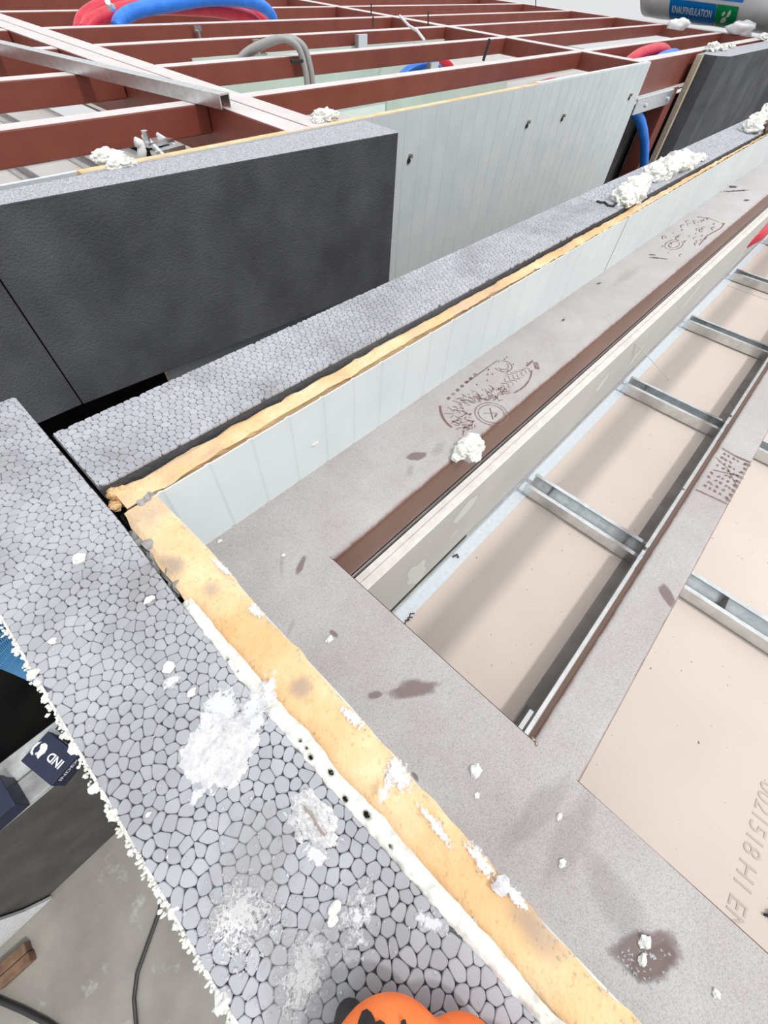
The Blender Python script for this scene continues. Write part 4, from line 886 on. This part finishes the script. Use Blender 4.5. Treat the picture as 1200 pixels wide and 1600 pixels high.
# gap right of the white panel: bracket, pipe, column, leaning panel
br = thing('angle_bracket', 'galvanised angle bracket below the red edge beam', 'bracket', (17, 5.3, -2.3))
b = MB(); b.box(15.35, 17.94, 5.26, 5.30, -2.33, -2.04); b.build('plate', M['galv'], br)
b = MB(); b.box(15.35, 17.94, 5.30, 5.6, -2.05, -2.022); b.build('flange', M['galv_dull'], br)
for x in (16.0, 17.6): b = MB(); b.tube([(x, 5.22, -2.2), (x, 5.27, -2.2)], .04, 8); b.build('bolt', M['wrap'], br)
b = MB(); P_ = [at_y(u, v, y_) for u, v, y_ in [(985, 170, 5.5), (996, 180, 5.46), (1003, 198, 5.3), (1007, 225, 5.15), (1006, 262, 5.05), (1003, 300, 5.0)]]+[Vector((18.6, 5.0, -5.7))]; b.tube(spline(P_), .12, 12); tag(b.build('conduit_pipe', M['blue_pipe'], smooth=True), 'blue conduit hanging down beside the end of the white panel', 'pipe')
b = MB(); b.hexa([(17.95, 5.36), (18.5, 5.36), (18.5, 5.8), (17.95, 5.8)], -5.6, -2.02); tag(b.build('steel_column', M['primer_far'], bevel=.02), 'red steel column beside the leaning dark insulation panel', 'column')
b = MB(); b.box(14.6, 24, 6.0, 6.06, FLOOR-0.05, -2.45); tag(b.build('void_shade_backing', M['ledge_face']), 'dark backing added as shade in the opening behind the blue hanging pipe', 'sheet')  # added dark backing, stands in for the shaded void
b = MB(); b.hexa([(15.6, 5.75), (15.75, 5.75), (15.75, 5.95), (15.6, 5.95)], FLOOR-0.05, -2.3); tag(b.build('timber_stud', M['wool']), 'brown stud in the opening behind the white panel end', 'stud')
lp = thing('foam_insulation_panel', 'dark foam insulation panel with ragged end beyond the blue hanging pipe', 'insulation', (24, 5, -5))
b = MB(); b.hexa([(18.9, 5.33), (19.0, 4.86), (19.4, 4.62), (34, 4.62), (34, 5.33)], -5.0, BT, 0, 1)
bm_o = b.build('panel_body', [M['foam_face'], M['foam_cut']], lp, bevel=.01)
b = MB(); b.hexa([(18.72, 5.33), (18.88, 5.33), (18.88, 5.18), (18.72, 5.18)][::-1], -5.0, BT-.01); b.build('core_edge', M['wool'], lp)
heap('white crumbs on the pale top of the far right insulation panel', [(1110, 80, BT, .16), (1128, 79, BT, .12), (1142, 75, BT, .1), (1190, 62, BT, .14)], 21, 'foam')

# insulation roll in printed wrap, lying on the joists
ax0, ax1 = Vector((29.0, 11.4, BT+1.62)), Vector((28.6, 2.6, BT+1.62)); RR = 1.6
rl = thing('insulation_roll', 'white wrapped insulation roll with blue and green print on the far roof', 'insulation roll', (28.4, 8, BT))
t_ = (ax1-ax0).normalized(); side = Vector((t_.y, -t_.x, 0)); side = side if side.x < 0 else -side
b = MB(); n_ = 30; k_ = 26; vs = []; fs = []
for i in range(k_+1):
    s_ = i/k_; e_ = min(1, min(s_, 1-s_)*14+.72); p = ax0.lerp(ax1, s_)
    for j in range(n_):
        a = 2*math.pi*j/n_; rr = RR*e_*(1+.02*noise.noise(Vector((s_*9, math.cos(a)*2, math.sin(a)*2)))); vs.append(p+side*math.cos(a)*rr+Vector((0, 0, 1))*math.sin(a)*rr)
for i in range(k_):
    for j in range(n_): fs.append([i*n_+j, i*n_+(j+1) % n_, (i+1)*n_+(j+1) % n_, (i+1)*n_+j])
fs += [list(range(n_)), [k_*n_+j for j in range(n_)][::-1]]
b.add(vs, fs); b.build('wrapped_roll', M['wrap'], rl, smooth=True)
def on_roll(s_, a, lift=.03): p = ax0.lerp(ax1, s_); return p+side*math.cos(a)*(RR+lift)+Vector((0, 0, 1))*math.sin(a)*(RR+lift)
def roll_patch(name, s0, s1, a0, a1, mm, lift=.03):
    b = MB(); vs = []; fs = []
    for i in range(9):
        for j in range(7): vs.append(on_roll(s0+(s1-s0)*i/8, a0+(a1-a0)*j/6, lift))
    for i in range(8):
        for j in range(6): fs.append([i*7+j, (i+1)*7+j, (i+1)*7+j+1, i*7+j+1])
    b.add(vs, fs); b.build(name, M[mm], rl)
def roll_s(u, v):   # where along the roll a point in the photo lies
    q = ray(u, v); best = min(((on_roll(i/400, a/40).normalized()-q.normalized()).length, i/400, a/40) for i in range(401) for a in range(-50, 60, 2)); return best[1], best[2]
sA, aB = roll_s(1047, 31); sB, aT = roll_s(1120, 7); sC, aB2 = roll_s(1148, 38)
roll_patch('blue_label', sA, sB, aB, aT, 'pb'); roll_patch('green_label', sB+.003, sC, aB, aT, 'pg')
roll_patch('green_band', sA+.01, sA+.04, aT+.08, aT+.5, 'pg'); roll_patch('blue_band', sA+.05, sC+.01, aT+.08, aT+.6, 'pb')
roll_patch('grey_band', sA-.16, sA-.145, -.6, 1.2, 'grey_print'); roll_patch('grey_band', sC+.13, sC+.145, -.6, 1.2, 'grey_print')
vs, fs = text_mesh('KNAUFINSULATION', 1.0, 0.1, 0.01); w_ = max(p.x for p in vs); b = MB()
b.add([on_roll(sA+(sB-sA)*(.06+.88*p.x/w_), aB+(aT-aB)*(.50+.42*p.y), .045) for p in vs], fs); b.build('roll_lettering', M['pw'], rl)
b = MB()
def leaf(pts): b.add([on_roll(sB+(sC-sB)*a, aB+(aT-aB)*c_, .045) for a, c_ in pts], [list(range(len(pts)))])
leaf([(.30, .38), (.38, .30), (.52, .36), (.60, .5), (.52, .62), (.38, .56)]); leaf([(.55, .60), (.66, .62), (.74, .78), (.70, .9), (.6, .82)]); leaf([(.34, .62), (.44, .66), (.5, .78), (.42, .82), (.34, .74)])
b.build('leaf_emblem', M['plg'], rl)
# plastic film ends by the roll
for k, (u, v, s_, lab) in enumerate([(1060, 38, .22, 'crumpled clear film in front of the wrapped roll'), (1158, 46, .3, 'clear film flap sticking up beside the wrapped roll')]):
    p = at_z(u, v, BT+.1); b = MB(); b.blob((p.x*.97, p.y*.97, BT+s_*.5), s_*.8, s_*1.6, s_*.8, 5+k, .5, 1.2, 3, floor=BT+.009); tag(b.build('plastic_film', M['clear'], smooth=True), lab, 'film')
b = MB(); b.hexa([N(16.2, 8.2), N(19.8, 8.0), N(20.2, 8.7), N(16.8, 8.8)], -1.9, -1.82); tag(b.build('clear_film_sheet', M['clear']), 'pale sheet lying between the far joists', 'sheet')

# ================================================================== GLOVED HAND at the lower edge
hd = thing('gloved_hand', 'hand in orange knit glove with black coating resting on the front foam panel', 'hand', (-0.15, -0.3, T))
def skin_mesh(name, verts, edges, radii, mm, sub=2):
    me = bpy.data.meshes.new(name); o0 = world_loc(hd); me.from_pydata([W(v)-o0 for v in verts], edges, []); o = bpy.data.objects.new(name, me); C.objects.link(o); o.parent = hd
    o.modifiers.new('skin', 'SKIN'); me.skin_vertices[0].data[0].use_root = True
    for sv, q in zip(me.skin_vertices[0].data, radii): sv.radius = (q*H, q*H) if not isinstance(q, tuple) else (q[0]*H, q[1]*H)
    s_ = o.modifiers.new('sub', 'SUBSURF'); s_.levels = sub; s_.render_levels = sub
    o.modifiers['skin'].use_smooth_shade = True; me.materials.append(mm)
    return o
K = T+0.062
ell = [(-0.192, -0.262, K, 0.100, 0.100, 0.056), (-0.118, -0.335, K-.004, 0.074, 0.074, 0.05), (-0.09, -0.42, K-.008, .07, .07, .045), (-0.27, -0.36, K+.004, .11, .11, .056), (-0.22, -0.46, K+.004, .13, .13, .056), (-0.30, -0.56, K+.01, .10, .12, .054), (-0.36, -0.72, K+.02, .085, .13, .056), (-0.42, -0.9, K+.03, .085, .14, .06)]
b = MB()
for e_ in ell: b.blob(e_[:3], *e_[3:], 0, 0.0, 1, 3)
gb = b.build('glove_back', M['orange'], hd)
md = gb.modifiers.new('remesh', 'REMESH'); md.mode = 'VOXEL'; md.voxel_size = 0.006*H; md.use_smooth_shade = True
md = gb.modifiers.new('smooth', 'SMOOTH'); md.iterations = 6
def top_z(x, y):
    z = K-.05
    for (cx, cy, cz, a_, b_, c_) in ell:
        q = 1-((x-cx)/a_)**2-((y-cy)/b_)**2
        if q > 0: z = max(z, cz+c_*math.sqrt(q))
    return z+0.0015
vs, fs = text_mesh('JOB', 0.062, 0.2, 0.003); rt = Vector((0.60, 0.25, 0)).normalized(); upv = Vector((-0.38, 0.92, 0)).normalized(); o_ = Vector((-0.235, -0.252, 0)); b = MB()
b.add([(lambda p: (p.x, p.y, top_z(p.x, p.y)))(o_+rt*q.x+upv*q.y) for q in vs], fs)
q_ = [Vector((-0.155+0.004*k, -0.228+0.010*math.sin(k*0.9), 0)) for k in range(9)]
b.tube([(p.x, p.y, top_z(p.x, p.y)) for p in q_], .004, 5); b.build('print_lettering', M['ink'], gb)
for k, (bx, by, tx, ty) in enumerate([(-0.235, -0.225, -0.168, -0.156), (-0.17, -0.26, -0.145, -0.205), (-0.13, -0.32, -0.10, -0.27), (-0.10, -0.40, -0.075, -0.35)]):
    p0, p1 = Vector((bx, by, K-.02)), Vector((tx, ty, T+.028)); md_ = p0.lerp(p1, .55)+Vector((0, 0, .006))
    skin_mesh('finger', [p0, md_, p1], [(0, 1), (1, 2)], [.03, .028, .024], M['coat'])
skin_mesh('thumb', [Vector((-0.33, -0.46, K-.01)), Vector((-0.335, -0.36, K-.02)), Vector((-0.31, -0.27, T+.032)), Vector((-0.285, -0.22, T+.026))], [(0, 1), (1, 2), (2, 3)], [.05, .038, .03, .025], M['coat'])
